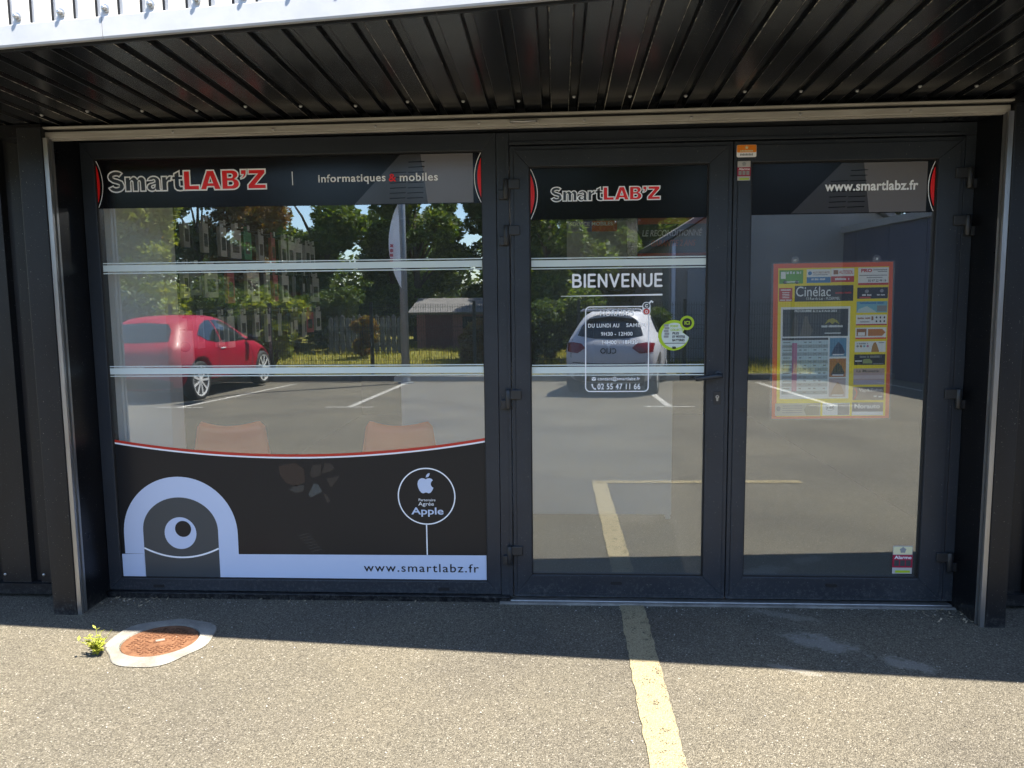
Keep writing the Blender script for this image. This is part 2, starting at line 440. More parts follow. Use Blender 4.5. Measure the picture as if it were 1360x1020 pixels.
# heavy grotesque glyphs for the shop's logo (cap height 1)
def logo_glyphs():
    G = {}
    s_sp = arc(0.40, 0.745, 0.275, 0.185, 18, 180, 12)[1:] + [(0.15, 0.66), (0.28, 0.56), (0.45, 0.51), (0.62, 0.43), (0.66, 0.31)] + arc(0.40, 0.285, 0.275, 0.205, -10, -165, 14)
    G['S'] = ([ribbon(s_sp, 0.235)], 0.82)
    # m
    out = [(0, 0), (0, 0.73), (0.24, 0.73), (0.24, 0.63)] + arc(0.42, 0.55, 0.17, 0.20, 120, 30, 6) + [(0.60, 0.62)] + arc(0.78, 0.53, 0.20, 0.22, 130, 0, 9) + [(0.98, 0), (0.73, 0), (0.73, 0.42)] + arc(0.675, 0.44, 0.055, 0.10, 0, 180, 6) + [(0.62, 0), (0.37, 0), (0.37, 0.42)] + arc(0.315, 0.44, 0.055, 0.10, 0, 180, 6) + [(0.26, 0)]
    G['m'] = ([out], 1.03)
    # a
    out = [(0.02, 0.53)] + arc(0.33, 0.50, 0.30, 0.25, 165, 0, 12) + [(0.63, 0.12), (0.67, 0), (0.43, 0), (0.40, 0.07)] + arc(0.24, 0.19, 0.24, 0.21, -50, -270, 12) + [(0.39, 0.46)] + arc(0.33, 0.51, 0.06, 0.07, 0, 150, 5)
    hole = [(0.39, 0.31), (0.28, 0.28)] + arc(0.275, 0.21, 0.055, 0.065, 120, 290, 6) + [(0.37, 0.19)]
    G['a'] = ([out, hole], 0.70)
    G['r'] = ([[(0, 0), (0, 0.73), (0.24, 0.73), (0.24, 0.61), (0.31, 0.71), (0.40, 0.75), (0.50, 0.74), (0.43, 0.50), (0.34, 0.50), (0.27, 0.43), (0.26, 0.32), (0.26, 0)]], 0.47)
    G['t'] = ([[(0.38, 1.0), (0.38, 0.73), (0.54, 0.73), (0.54, 0.54), (0.38, 0.54), (0.38, 0.27), (0.41, 0.20), (0.54, 0.21), (0.56, 0.01), (0.40, -0.02), (0.24, 0.01), (0.14, 0.10), (0.12, 0.25), (0.12, 0.54), (0.01, 0.54), (0.01, 0.73), (0.12, 0.73), (0.12, 0.86)]], 0.56)
    G['L'] = ([[(0, 0), (0, 1), (0.31, 1), (0.31, 0.25), (0.75, 0.25), (0.75, 0)]], 0.76)
    G['A'] = ([[(0, 0), (0.34, 1), (0.68, 1), (1.02, 0), (0.70, 0), (0.65, 0.16), (0.36, 0.16), (0.31, 0)], [(0.42, 0.37), (0.595, 0.37), (0.508, 0.66)]], 1.03)
    b = [(0, 0), (0, 1), (0.5, 1)] + arc(0.52, 0.755, 0.28, 0.245, 90, -60, 10) + arc(0.52, 0.285, 0.33, 0.285, 58, -90, 12)
    h1 = [(0.30, 0.61), (0.30, 0.79), (0.44, 0.79)] + arc(0.44, 0.70, 0.08, 0.09, 90, -90, 6)
    h2 = [(0.30, 0.21), (0.30, 0.42), (0.46, 0.42)] + arc(0.46, 0.315, 0.09, 0.105, 90, -90, 6)
    G['B'] = ([b, h1, h2], 0.88)
    G["'"] = ([[(0.02, 0.74), (0.02, 1.0), (0.30, 1.0), (0.30, 0.80), (0.26, 0.66), (0.16, 0.57), (0.03, 0.53), (0.02, 0.60), (0.10, 0.66), (0.14, 0.74)]], 0.33)
    G['Z'] = ([[(0, 0), (0, 0.22), (0.46, 0.76), (0.04, 0.76), (0.04, 1), (0.85, 1), (0.85, 0.80), (0.38, 0.24), (0.88, 0.24), (0.88, 0)]], 0.88)
    return G
GLY = logo_glyphs()
def logo(x0, x1, z0, z1, y, parent, ow):
    """'Smart' in charcoal and "LAB'Z" in red, both edged in white"""
    seq = []; cx = 0.0
    for ch in "SmartLAB'Z":
        seq.append((ch, cx)); cx += GLY[ch][1] + 0.015
    kx, kz = (x1 - x0) / cx, (z1 - z0)
    for lo, hi, mat, nm in ((0, 5, M_VLOGO, 'charcoal_lettering'), (5, 10, M_VRED, 'red_lettering')):
        for layer in (0, 1):
            cu = bpy.data.curves.new('logo', 'CURVE'); cu.dimensions = '2D'; cu.fill_mode = 'BOTH'
            for ch, ox in seq[lo:hi]:
                for ring in GLY[ch][0]:
                    sp = cu.splines.new('POLY'); sp.points.add(len(ring) - 1); sp.use_cyclic_u = True
                    for i, p in enumerate(ring): sp.points[i].co = (x0 + (ox + p[0]) * kx, z0 + p[1] * kz, 0, 1)
            if layer == 0:
                # white edge: each glyph's outer and inner contours as a thin stroke
                mbx = MB()
                for ch, ox in seq[lo:hi]:
                    for ring in GLY[ch][0]:
                        q = [(x0 + (ox + p[0]) * kx, z0 + p[1] * kz) for p in ring]
                        n = len(q); vs = []
                        for i in range(n):
                            a, p, b2 = q[i - 1], q[i], q[(i + 1) % n]
                            d1 = Vector((p[0] - a[0], p[1] - a[1])); d2 = Vector((b2[0] - p[0], b2[1] - p[1]))
                            if d1.length < 1e-7: d1 = d2
                            if d2.length < 1e-7: d2 = d1
                            d1.normalize(); d2.normalize()
                            nn = Vector((-d1.y - d2.y, d1.x + d2.x))
                            if nn.length < 1e-3: nn = Vector((-d1.y, d1.x))
                            nn.normalize(); k = ow / max(0.55, abs(nn.dot(Vector((-d1.y, d1.x)))))
                            vs += [(p[0] + nn.x * k, y - 0.0008 - 0.0001 * (ord(ch) % 7), p[1] + nn.y * k), (p[0] - nn.x * k, y - 0.0008 - 0.0001 * (ord(ch) % 7), p[1] - nn.y * k)]
                        mbx.add(vs, [(2 * i, 2 * ((i + 1) % n), 2 * ((i + 1) % n) + 1, 2 * i + 1) for i in range(n)])
                mbx.build('white_letter_edge', M_VWHITE, parent)
            else:
                curve_to_flat(cu, nm, y, mat, parent)

# ------------------------------------------------------------------ ground
def zg(y): return -0.02 * max(0.0, -y - 3.0)
KERB_Y = -11.85
def make_ground():
    xs = [-60, -20, -8, -4, 0, 2, 4, 6, 9, 20, 60]; ys = [12, 3, 0.2, -0.5, -1.5, -2.5, -3, -3.6, -5, -7, -9, -11, KERB_Y - 0.05]
    vs = [(x, y, zg(y)) for y in ys for x in xs]; n = len(xs)
    fs = [(j * n + i, j * n + i + 1, (j + 1) * n + i + 1, (j + 1) * n + i) for j in range(len(ys) - 1) for i in range(n - 1)]
    g = MB().add(vs, fs).build('ground', M_ASPH)
    tag(g, 'worn pale asphalt of the forecourt and car park', 'ground', kind='structure')
    return g
ground = make_ground()
def ragged_strip(p0, p1, w, z=0.004, step=0.03, jag=0.004):
    d = Vector((p1[0] - p0[0], p1[1] - p0[1])); L = d.length; d.normalize(); nrm = Vector((-d.y, d.x))
    n = max(2, int(L / step)); vs = []
    for i in range(n + 1):
        p = Vector(p0) + d * (L * i / n)
        for s in (-1, 1):
            q = p + nrm * s * (w / 2 + random.uniform(-jag, jag)); vs.append((q.x, q.y, zg(q.y) + z))
    return MB().add(vs, [(2 * i, 2 * i + 1, 2 * i + 3, 2 * i + 2) for i in range(n)])
ragged_strip((2.531, -0.035), (2.513, -2.36), 0.118).build('yellow_line', M_YEL, ground)
ragged_strip((2.455, -2.41), (4.1, -2.45), 0.09).build('yellow_line', M_YEL2, ground)
for x0, x1 in ((-5.75, -5.55), (-3.42, -3.0), (-0.86, -0.80), (1.45, 1.5), (3.78, 3.74), (6.1, 6.0), (8.35, 8.2)):
    ragged_strip((x0, -7.42), (x1, -11.2), 0.10, step=0.3).build('bay_line', M_WHT_LINE, ground)
    ragged_strip((x0 - 0.36, -7.40), (x0 + 0.36, -7.38), 0.07, step=0.3).build('bay_line_end', M_WHT_LINE, ground)

# grass bank beyond the kerb
M_GRASS_G = weathered('grass_soil', (0.15, 0.155, 0.03), (0.24, 0.205, 0.055), 3.0, 0.9, 1.0, 0.1, bump=0.6)
def bank_z(y):
    t = -y + KERB_Y
    return zg(KERB_Y) + 0.10 + (0.03 * t if t < 14 else 0.42)
gx = np.linspace(-90, 90, 46); gy = [KERB_Y - 0.12 - k for k in (0, 0.6, 1.5, 3, 5, 8, 11, 14, 20, 40, 90, 180)]
bank = MB().add([(x, y, bank_z(y) + random.uniform(-0.02, 0.02)) for y in gy for x in gx],
                [(j * 46 + i, j * 46 + i + 1, (j + 1) * 46 + i + 1, (j + 1) * 46 + i) for j in range(len(gy) - 1) for i in range(45)]).build('grass_bank', M_GRASS_G, smooth=True)
tag(bank, 'grassy bank beyond the car park kerb', 'bank', kind='structure')
kerb_t = tag(bpy.data.objects.new('kerb', None), 'dark concrete kerb along the edge of the car park', 'kerb', kind='structure'); C.objects.link(kerb_t)
M_KERB = weathered('kerb_concrete', (0.12, 0.115, 0.105), (0.2, 0.19, 0.17), 8, 0.85, 0.95, 0.2, bump=0.3)
for i in range(34):
    x = -20 + i * 1.0
    box('kerbstone', x + 0.004, x + 0.996, KERB_Y - 0.14, KERB_Y, zg(KERB_Y) - 0.05, zg(KERB_Y) + 0.11, M_KERB, kerb_t)

# ------------------------------------------------------------------ the shop building: cladding, posts, lintel, rooms
bld = thing('shop_building', (2, 0, 0), 'black metal-clad shop building around the glazed shopfront', 'building')
bld.location = (0, 0, 0)
def cladding(x0, x1):
    """trapezoidal black sheets, each a panel of its own, with a bottom flashing"""
    w = 0.20; x = x0
    while x < x1 - 1e-6:
        xe = min(x + w, x1)
        pts = [(x, 0.0), (x + 0.004, -0.03), (xe - 0.050, -0.03), (xe - 0.040, 0.0), (xe, 0.0), (xe, 0.04), (x, 0.04)]
        MB().prism(pts, 0.075, 2.30, axis='z').build('cladding_panel', M_CLAD, bld)
        MB().lathe([(0.007, 0), (0.007, -0.004), (0.003, -0.006)], 8, 'y', (x + 0.018, -0.030, 0.115)).build('cladding_screw', M_ALU, bld)
        x = xe
    box('bottom_flashing', x0, x1, -0.045, 0.04, 0.022, 0.073, M_CLAD, bld)
    box('plinth', x0, x1, 0.0, 0.3, -0.05, 0.022, M_GASKET, bld)
cladding(-2.398, -0.198)
cladding(4.142, 6.342)
box('wall', -7.0, -2.40, -0.02, 0.3, -0.05, 2.30, M_CLAD, bld)
box('wall', 6.344, 11.0, -0.02, 0.3, -0.05, 2.30, M_CLAD, bld)
box('wall', -7.0, 11.0, 0.10, 0.3, 2.302, 4.2, M_CLAD, bld)
box('corner_post', -0.196, -0.083, -0.242, 0.06, -0.02, 2.232, M_CLAD, bld, bevel=0.003)
box('corner_post', 4.056, 4.141, -0.242, 0.06, -0.02, 2.236, M_CLAD, bld, bevel=0.003)
box('reveal_panel', -0.082, -0.066, -0.188, 0.05, -0.02, 2.214, M_BLACK, bld)
box('reveal_panel', 4.034, 4.055, -0.188, 0.05, -0.02, 2.214, M_BLACK, bld)
box('lintel', -0.081, 4.054, -0.165, 0.09, 2.215, 2.30, M_BLACK, bld)
box('lintel_cap', -0.30, -0.085, -0.236, -0.05, 2.190, 2.245, M_BLACK, bld)
# roof and back of the building so the room is closed
box('roof_slab', -7, 11, 0.302, 9, 3.6, 3.8, M_CLAD, bld)
box('wall', -7, 11, 9.0, 9.3, 0, 3.8, M_CLAD, bld)
box('wall', -7.3, -7.0, 0.0, 9.3, 0, 3.8, M_CLAD, bld)
box('wall', 11.0, 11.3, 0.0, 9.3, 0, 3.8, M_CLAD, bld)

# room inside
M_IWALL = weathered('interior_plaster', (0.80, 0.81, 0.78), (0.86, 0.87, 0.84), 2.0, 0.7, 0.9, 0.3)
M_IDARK = weathered('interior_dark_wall', (0.018, 0.018, 0.019), (0.025, 0.025, 0.026), 2.0, 0.6, 0.8, 0.3)
M_IFLOOR = weathered('interior_floor', (0.035, 0.035, 0.036), (0.05, 0.05, 0.05), 6, 0.35, 0.5, 0.5)
tag(box('floor', -0.30, 4.5, 0.07, 6.0, -0.04, 0.012, M_IFLOOR), 'dark floor of the room behind the shopfront', 'floor', kind='structure')
tag(box('ceiling', -0.30, 4.5, 0.10, 6.0, 2.46, 2.52, M_IDARK), 'dark ceiling of the room behind the shopfront', 'ceiling', kind='structure')
tag(box('wall_back', -0.32, 4.52, 6.0, 6.1, -0.04, 2.7, M_IDARK), 'dark back wall of the shop', 'wall', kind='structure')
tag(box('wall_left', -0.36, -0.305, 0.40, 6.0, -0.04, 2.7, M_IDARK), 'dark peg wall hung with packs inside the shop', 'wall', kind='structure')
tag(box('wall_right', 4.5, 4.56, 0.10, 6.0, -0.04, 2.7, M_IDARK), 'dark side wall of the shop', 'wall', kind='structure')
pier = MB().prism([(-0.36, 0.075), (-0.012, 0.075), (0.12, 0.36), (0.12, 0.50), (-0.36, 0.50)], -0.04, 2.455, axis='z')
tag(pier.build('pier', M_IWALL), 'pale plastered pier beside the shop window inside', 'pier', kind='structure')

# ------------------------------------------------------------------ canopy
can = thing('canopy', (0, 0, 0), 'black profiled soffit canopy with white flashing and corrugated edge', 'canopy')
def yf(x): return -1.09 - 0.0925 * x
def zf(x): return 2.2725 + 0.0185 * x
def zr(x): return 2.244 + 0.004 * x
def make_soffit_mat():
    mt = weathered('black_soffit', (0.006, 0.007, 0.009), (0.011, 0.0125, 0.015), 3.0, 0.13, 0.30, 0.5, dust=0.35, bump=0.05, bscale=2.0)
    return mt
M_SOFF = make_soffit_mat()
def make_edge_wear():
    mt = pmat('black_soffit_edge', (0.014, 0.014, 0.014), 0.35)
    b = mt.node_tree.nodes['Principled BSDF']
    tc = nd(mt, 'ShaderNodeTexCoord'); oi = nd(mt, 'ShaderNodeObjectInfo')
    mp = nd(mt, 'ShaderNodeMapping'); mp.inputs['Scale'].default_value = (30, 26, 30); lk(mt, tc.outputs['Object'], mp.inputs[0])
    n = nd(mt, 'ShaderNodeTexNoise', Scale=1.0, Detail=5.0, Roughness=0.8); lk(mt, mp.outputs[0], n.inputs['Vector'])
    n3 = nd(mt, 'ShaderNodeTexNoise', Scale=2.2, Detail=2.0); lk(mt, tc.outputs['Object'], n3.inputs['Vector'])
    ad = nd(mt, 'ShaderNodeMath', operation='MULTIPLY_ADD'); lk(mt, oi.outputs['Random'], ad.inputs[0]); ad.inputs[1].default_value = 0.22; lk(mt, n.outputs[0], ad.inputs[2])
    ad2 = nd(mt, 'ShaderNodeMath', operation='MULTIPLY_ADD'); lk(mt, n3.outputs[0], ad2.inputs[0]); ad2.inputs[1].default_value = 0.35; lk(mt, ad.outputs[0], ad2.inputs[2])
    rp = ramp(mt, [(0.85, (0.009, 0.010, 0.012)), (0.93, (0.36, 0.33, 0.27))], ad2.outputs[0])
    lk(mt, rp.outputs[0], b.inputs['Base Color'])
    return mt
M_SOFF_E = make_edge_wear()
PITCH = 0.113
scr = None
for i in range(-14, 66):
    x = -0.02 + i * PITCH
    # profile in x / dz : recessed flat, flank, hanging flat, flank
    # flat pans with a narrow raised rib between
    prof = [(0.0, 0.016), (0.026, 0.016), (0.032, 0.0), (0.0345, -0.0010), (0.1045, -0.0010), (0.107, 0.0), (PITCH, 0.016)]
    ys = [0.08, -0.35, -0.75, None]
    vs, fs, mi = [], [], []
    for yy in ys:
        for dx, dz in prof:
            xx = x + dx; y1 = yf(xx); Y = y1 if yy is None else yy
            t = (Y - 0.0) / y1 if y1 else 0
            vs.append((xx, Y, zr(xx) + (zf(xx) - zr(xx)) * max(0, t) + dz))
    n = len(prof)
    mbx = MB()
    mbx.add(vs, [], 0)
    for a in range(len(ys) - 1):
        for k in range(n - 1):
            mbx.f.append((a * n + k, a * n + k + 1, (a + 1) * n + k + 1, (a + 1) * n + k)); mbx.mi.append(1 if k in (2, 4) else 0)
    mbx.build('soffit_panel', [M_SOFF, M_SOFF_E], can)
    if i % 2 == 0:
        p = (x + 0.013, -0.34 - 0.02 * (i % 3), zr(x) + 0.010 + 0.0065)
        if scr is None:
            scr = MB().lathe([(0.0075, 0), (0.0075, -0.004), (0.004, -0.008)], 8, 'z').build('soffit_screw', M_ALU, can)
            scr.location = p
        else:
            c = scr.copy(); C.objects.link(c); c.parent = can; c.location = p
XL, XR = -6.8, 10.8
MB().prism([(XL, yf(XL) + 0.012), (XR, yf(XR) + 0.012), (XR, 0.10), (XL, 0.10)], 2.47, 2.60, axis='z').build('roof_deck', M_CLAD, can)
def edge_piece(x0, x1, prof, name, mat, seg=1):
    """prof: (dy outward, dz) cross-section swept along the canopy's skew front edge"""
    vs = []; n = len(prof)
    for k in range(seg + 1):
        x = x0 + (x1 - x0) * k / seg
        for dy, dz in prof: vs.append((x, yf(x) - dy, zf(x) + dz))
    fs = [(k * n + a, k * n + (a + 1) % n, (k + 1) * n + (a + 1) % n, (k + 1) * n + a) for k in range(seg) for a in range(n)]
    fs += [tuple(range(n)), tuple(range(seg * n + n - 1, seg * n - 1, -1))]
    return MB().add(vs, fs).build(name, mat, can)
fl_prof = [(-0.015, -0.004), (0.006, -0.006), (0.009, 0.0), (0.010, 0.058), (0.003, 0.062), (-0.02, 0.064)]
for a, b in ((XL, 0.765), (0.767, 3.4), (3.402, XR)):
    edge_piece(a, b, fl_prof, 'flashing', M_WHITE_METAL)
edge_piece(XL, XR, [(-0.026, -0.012), (-0.017, -0.012), (-0.017, 0.30), (-0.026, 0.30)], 'edge_board', M_CLAD)
# corrugated sheet standing above the flashing (trapezoid waves of 76 mm), in sheets of 12 waves
wv = 0.0765
def corrugated(x0, nw):
    pr = []
    for k in range(nw):
        b = x0 + k * wv
        pr += [(b, 0.0), (b + 0.004, 0.0), (b + 0.026, 0.020), (b + 0.066, 0.020), (b + 0.073, 0.0)]
    pr.append((x0 + nw * wv, 0.0))
    vs = []
    for zz in (0.05, 0.55):
        for x, d in pr: vs.append((x, yf(x) + 0.018 - d, zf(x) + zz))
    n = len(pr)
    MB().add(vs, [(k, k + 1, n + k + 1, n + k) for k in range(n - 1)]).build('corrugated_sheet', M_ROOF, can)
for k in range(-4, 9): corrugated(-0.49 + k * wv * 12, 12)
rs = None
for k in range(-6, 50):
    x = -0.49 + 0.0335 + k * wv * 2 + 0.012
    p = (x, yf(x) - 0.006, zf(x) + 0.083)
    if rs is None:
        rs = MB().lathe([(0.013, 0), (0.013, -0.003), (0.007, -0.004), (0.007, -0.014), (0.004, -0.016)], 10, 'y').build('roof_screw', M_ALU, can); rs.location = p
    else:
        c = rs.copy(); C.objects.link(c); c.parent = can; c.location = p

# ------------------------------------------------------------------ roller shutter drawn up under the canopy
sh = thing('roller_shutter', (2, -0.2, 0), 'rolled-up metal shutter, its beige bottom bar showing under the canopy', 'shutter')
sh.location = (0, 0, 0)
def skew_bar(name, x0, x1, y0, y1, za, zb, dz, mat, bevel=0.003):
    MB().add([(x0, y0, za), (x1, y0, za + dz), (x1, y1, za + dz), (x0, y1, za), (x0, y0, zb), (x1, y0, zb + dz), (x1, y1, zb + dz), (x0, y1, zb)],
             [(0, 3, 2, 1), (4, 5, 6, 7), (0, 1, 5, 4), (1, 2, 6, 5), (2, 3, 7, 6), (3, 0, 4, 7)]).build(name, mat, sh, bevel=bevel)
skew_bar('bottom_bar', -0.094, 4.052, -0.214, -0.170, 2.187, 2.215, 0.018, M_SHUT)
skew_bar('bottom_seal', -0.085, 4.045, -0.206, -0.178, 2.1815, 2.1865, 0.018, M_SHUT, 0.001)
skew_bar('shutter_slat', -0.090, 4.048, -0.200, -0.180, 2.2185, 2.2255, 0.018, M_GASKET, 0.001)
skew_bar('headbox_lip', -0.094, 4.06, -0.226, -0.172, 2.2275, 2.236, 0.018, M_SHUT, 0.002)
hd = MB().tube([(1.985, -0.214, 2.209), (1.992, -0.233, 2.211), (2.04, -0.237, 2.207), (2.09, -0.233, 2.211), (2.098, -0.214, 2.211)], 0.0048, 8)
hd.build('pull_handle', M_ALU, sh, smooth=True)
for x in (1.984, 2.098): box('handle_foot', x - 0.009, x + 0.009, -0.219, -0.2145, 2.200, 2.2185, M_SHUT, sh, bevel=0.002)
for k in range(1, 9):
    MB().lathe([(0.006, 0), (0.006, -0.003), (0.003, -0.005)], 8, 'y', (0.45 * k + 0.05, -0.2145, 2.200 + 0.018 * k / 9)).build('bar_rivet', M_ALU, sh)
def guide(x, s):
    pr = [(x, -0.236), (x + s * 0.020, -0.236), (x + s * 0.020, -0.222), (x + s * 0.006, -0.222), (x + s * 0.006, -0.206), (x + s * 0.020, -0.206), (x + s * 0.020, -0.192), (x, -0.192)]
    if s < 0: pr = pr[::-1]
    MB().prism(pr, -0.01, 2.186 if s > 0 else 2.203, axis='z').build('guide_rail', M_ALU, sh)
guide(-0.0815, 1); guide(4.0545, -1)

# ------------------------------------------------------------------ glazed shopfront
GY = 0.014      # outer face of the glass
def pane(x0, x1, z0, z1, parent):
    mbx = MB().box(x0 - 0.012, x1 + 0.012, GY, GY + 0.008, z0 - 0.012, z1 + 0.012)
    mbx.mi = [1, 1, 0, 1, 1, 1]
    o = MB(); o.v, o.f, o.mi = mbx.v, mbx.f, mbx.mi
    return o.build('pane', [M_GLASS, M_GLASS_B], parent)
def rail_frame(parent, X0, X1, Z0, Z1, gx0, gx1, gz0, gz1, y0, y1, name='frame_rail', mat=None):
    """four mitred rails round the opening"""
    mat = mat or M_FRAME
    o = [(X0, Z0), (X1, Z0), (X1, Z1), (X0, Z1)]; i = [(gx0, gz0), (gx1, gz0), (gx1, gz1), (gx0, gz1)]
    for k in range(4):
        a, b = o[k], o[(k + 1) % 4]; c, d = i[(k + 1) % 4], i[k]
        MB().prism([a, b, c, d], y0, y1, axis='y').build(name, mat, parent, bevel=0.0025)
def gasket(parent, x0, x1, z0, z1, y0, y1, w=0.005):
    mbx = MB()
    mbx.box(x0, x0 + w, y0, y1, z0, z1); mbx.box(x1 - w, x1, y0, y1, z0, z1); mbx.box(x0 + w, x1 - w, y0, y1, z0, z0 + w); mbx.box(x0 + w, x1 - w, y0, y1, z1 - w, z1)
    return mbx.build('gasket', M_GASKET, parent)

win = thing('shop_window', (0.9, 0, 0), 'wide fixed shop window with logo banner, charcoal panel and one-eyed emblem', 'window')
win.location = (0, 0, 0)
rail_frame(win, -0.064, 1.904, 0.030, 2.2125, 0.0, 1.839, 0.091, 2.135, 0.0, 0.06)
gasket(win, 0.0, 1.839, 0.091, 2.135, 0.004, 0.0138, 0.004)
pane(0.0, 1.839, 0.091, 2.135, win)
box('sill', -0.064, 1.95, -0.028, 0.06, -0.01, 0.0285, M_BLACK, win, bevel=0.003)
for x in (0.191, 1.624):
    MB().prism(rrect(x - 0.028, x + 0.028, 0.046, 0.060, 0.0068), -0.003, 0.004, axis='y').build('drain_cap', M_GASKET, win)
# fixed door surround
dfr = thing('door_surround', (3, 0, 0), 'fixed anthracite frame around the double glass doors', 'door frame')
dfr.location = (0, 0, 0)
box('mullion', 1.906, 1.964, 0.002, 0.06, 0.021, 2.2125, M_FRAME, dfr, bevel=0.002)
box('mullion_bead', 1.950, 1.962, -0.004, 0.0015, 0.021, 2.165, M_FRAME, dfr, bevel=0.0015)
box('head', 1.9645, 4.033, 0.002, 0.06, 2.158, 2.2125, M_FRAME, dfr, bevel=0.002)
box('head_bead', 1.9645, 3.985, -0.004, 0.0015, 2.158, 2.172, M_FRAME, dfr, bevel=0.0015)
box('jamb', 3.988, 4.033, 0.002, 0.06, 0.021, 2.157, M_FRAME, dfr, bevel=0.002)
box('threshold', 1.952, 4.02, -0.030, 0.06, -0.01, 0.0145, M_ALU, dfr, bevel=0.003)
box('threshold_concrete', 1.90, 4.03, -0.052, -0.0305, -0.02, 0.009, M_CONC, dfr, bevel=0.004)

def door(X0, X1, gx0, gx1, label):
    d = thing('glass_door', (0, 0, 0), label, 'door')
    z0, z1, g0, g1 = 0.022, 2.151, 0.132, 2.058
    rail_frame(d, X0 + 0.018, X1 - 0.018, z0 + 0.018, z1 - 0.018, gx0, gx1, g0, g1, -0.008, 0.05, 'leaf_rail')
    rail_frame(d, X0, X1, z0, z1, X0 + 0.0185, X1 - 0.0185, z0 + 0.0185, z1 - 0.0185, -0.002, 0.05, 'leaf_rebate')
    gasket(d, gx0, gx1, g0, g1, 0.002, 0.0138, 0.005)
    pane(gx0, gx1, g0, g1, d)
    return d
d1 = door(1.968, 2.9745, 2.056, 2.870, 'glass door lettered BIENVENUE, with a lever handle and lock')
d2 = door(2.979, 3.985, 3.058, 3.8715, 'glass door without a handle, the cinema poster behind its pane')

hinge0 = None
def hinge(x, z, s, parent):
    """leaf plate, barrel and frame plate"""
    global hinge0
    if hinge0 is None:
        r = bpy.data.objects.new('hinge', None); C.objects.link(r)
        box('leaf_plate', -0.016, 0.050, -0.020, -0.0085, -0.004, 0.040, M_FRAME_D, r, bevel=0.003)
        MB().lathe([(0.011, -0.050), (0.013, -0.046), (0.013, -0.007), (0.013, -0.005), (0.013, 0.038), (0.011, 0.041)], 14, 'z', (-0.012, -0.016, 0)).build('barrel', M_FRAME_D, r, smooth=True)
        box('frame_plate', -0.045, -0.014, -0.018, -0.0005, -0.050, -0.008, M_FRAME_D, r, bevel=0.003)
        hinge0 = r; o = r
    else:
        o = copy_tree(hinge0)
    o.parent = parent; o.location = (x, 0, z); o.scale = (s, 1, 1)
for z in (1.963, 1.755, 0.993, 0.236): hinge(1.962, z, 1, d1)
for z in (1.975, 1.768, 0.990, 0.222): hinge(3.993, z, -1, d2)
# lever handle and lock
hp = MB().lathe([(0.018, -0.008), (0.018, -0.016), (0.011, -0.018), (0.0105, -0.058)], 14, 'y', (2.924, 0, 1.100)).build('handle_rose', M_FRAME_D, d1, smooth=False)
MB().tube([(2.934, -0.060, 1.101), (2.90, -0.061, 1.098), (2.86, -0.062, 1.093), (2.812, -0.062, 1.086)], [0.011, 0.0115, 0.0115, 0.0115], 14).build('lever', M_FRAME, d1, smooth=True)
box('lock_plate', 2.906, 2.938, -0.0105, -0.0085, 0.962, 1.022, M_FRAME_D, d1, bevel=0.001)
lk_pts = arc(2.922, 0.997, 0.0085, 0.0085, -55, 235, 14) + [(2.918, 0.978), (2.926, 0.978)]
lkc = MB().prism(lk_pts, -0.013, -0.0108, axis='y').build('lock_cylinder', M_ALU, d1)
MB().prism(arc(2.922, 0.998, 0.003, 0.003, 0, 340, 10), -0.0145, -0.0132, axis='y').build('keyhole', M_GASKET, lkc)
MB().prism(rrect(2.879, 2.909, 0.736, 0.752, 0.006), -0.0095, -0.0083, axis='y').build('strike_cover', M_FRAME_D, d1)
MB().prism(rrect(3.026, 3.054, 0.926, 0.948, 0.005), -0.0095, -0.0083, axis='y').build('strike_cover', M_FRAME_D, d2)
for x, d in ((2.46, d1), (3.47, d2)):
    MB().prism(rrect(x - 0.028, x + 0.028, 0.088, 0.104, 0.0076), -0.011, -0.0083, axis='y').build('drain_cap', M_GASKET, d)

# ------------------------------------------------------------------ vinyl on the big window
V0, V1, V2, V3 = 0.0125, 0.0113, 0.0101, 0.0089
ban = flat('logo_banner', [(0.0045, 1.906), (1.8345, 1.901), (1.8345, 2.1305), (0.0045, 2.1305)], V0, M_VBLACK, win)
def end_motif(xe, s, z0, z1, parent, bow, lens):
    """red lens against the banner's end with a thin white arc beside it; s = side of the bow"""
    zc, h = (z0 + z1) / 2, (z1 - z0) / 2
    n = 20
    pts = [(xe + s * bow * (1 - ((2 * i / n - 1)) ** 2), z0 + 2 * h * i / n) for i in range(n + 1)]
    flat('white_arc', ribbon(pts, 0.0032), V1, M_VWHITE, parent)
    l = [(xe + s * lens * (1 - (2 * i / n - 1) ** 2), zc - h * 0.80 + 1.60 * h * i / n) for i in range(n + 1)]
    flat('red_lens', [(xe - s * 0.0008, zc - h * 0.80)] + l[1:-1] + [(xe - s * 0.0008, zc + h * 0.80)], V2, M_VRED, parent)
end_motif(0.006, 1, 1.912, 2.127, ban, 0.026, 0.0125)
end_motif(1.8335, -1, 1.904, 2.128, ban, 0.030, 0.016)
logo(0.060, 0.826, 1.984, 2.074, V2, ban, 0.0032)
flat('divider', [(0.9475, 1.998), (0.9515, 1.998), (0.9515, 2.060), (0.9475, 2.060)], V2, M_VWHITE, ban)
text('lettering', 'informatiques', 1.072, 1.390, 1.997, 2.044, V2, M_VWHITE, ban, offset=0.016, spacing=1.08)
text('lettering', '&', 1.404, 1.440, 2.006, 2.041, V2, M_VRED, ban, offset=0.022)
text('lettering', 'mobiles', 1.456, 1.634, 2.006, 2.043, V2, M_VWHITE, ban, offset=0.016, spacing=1.08)
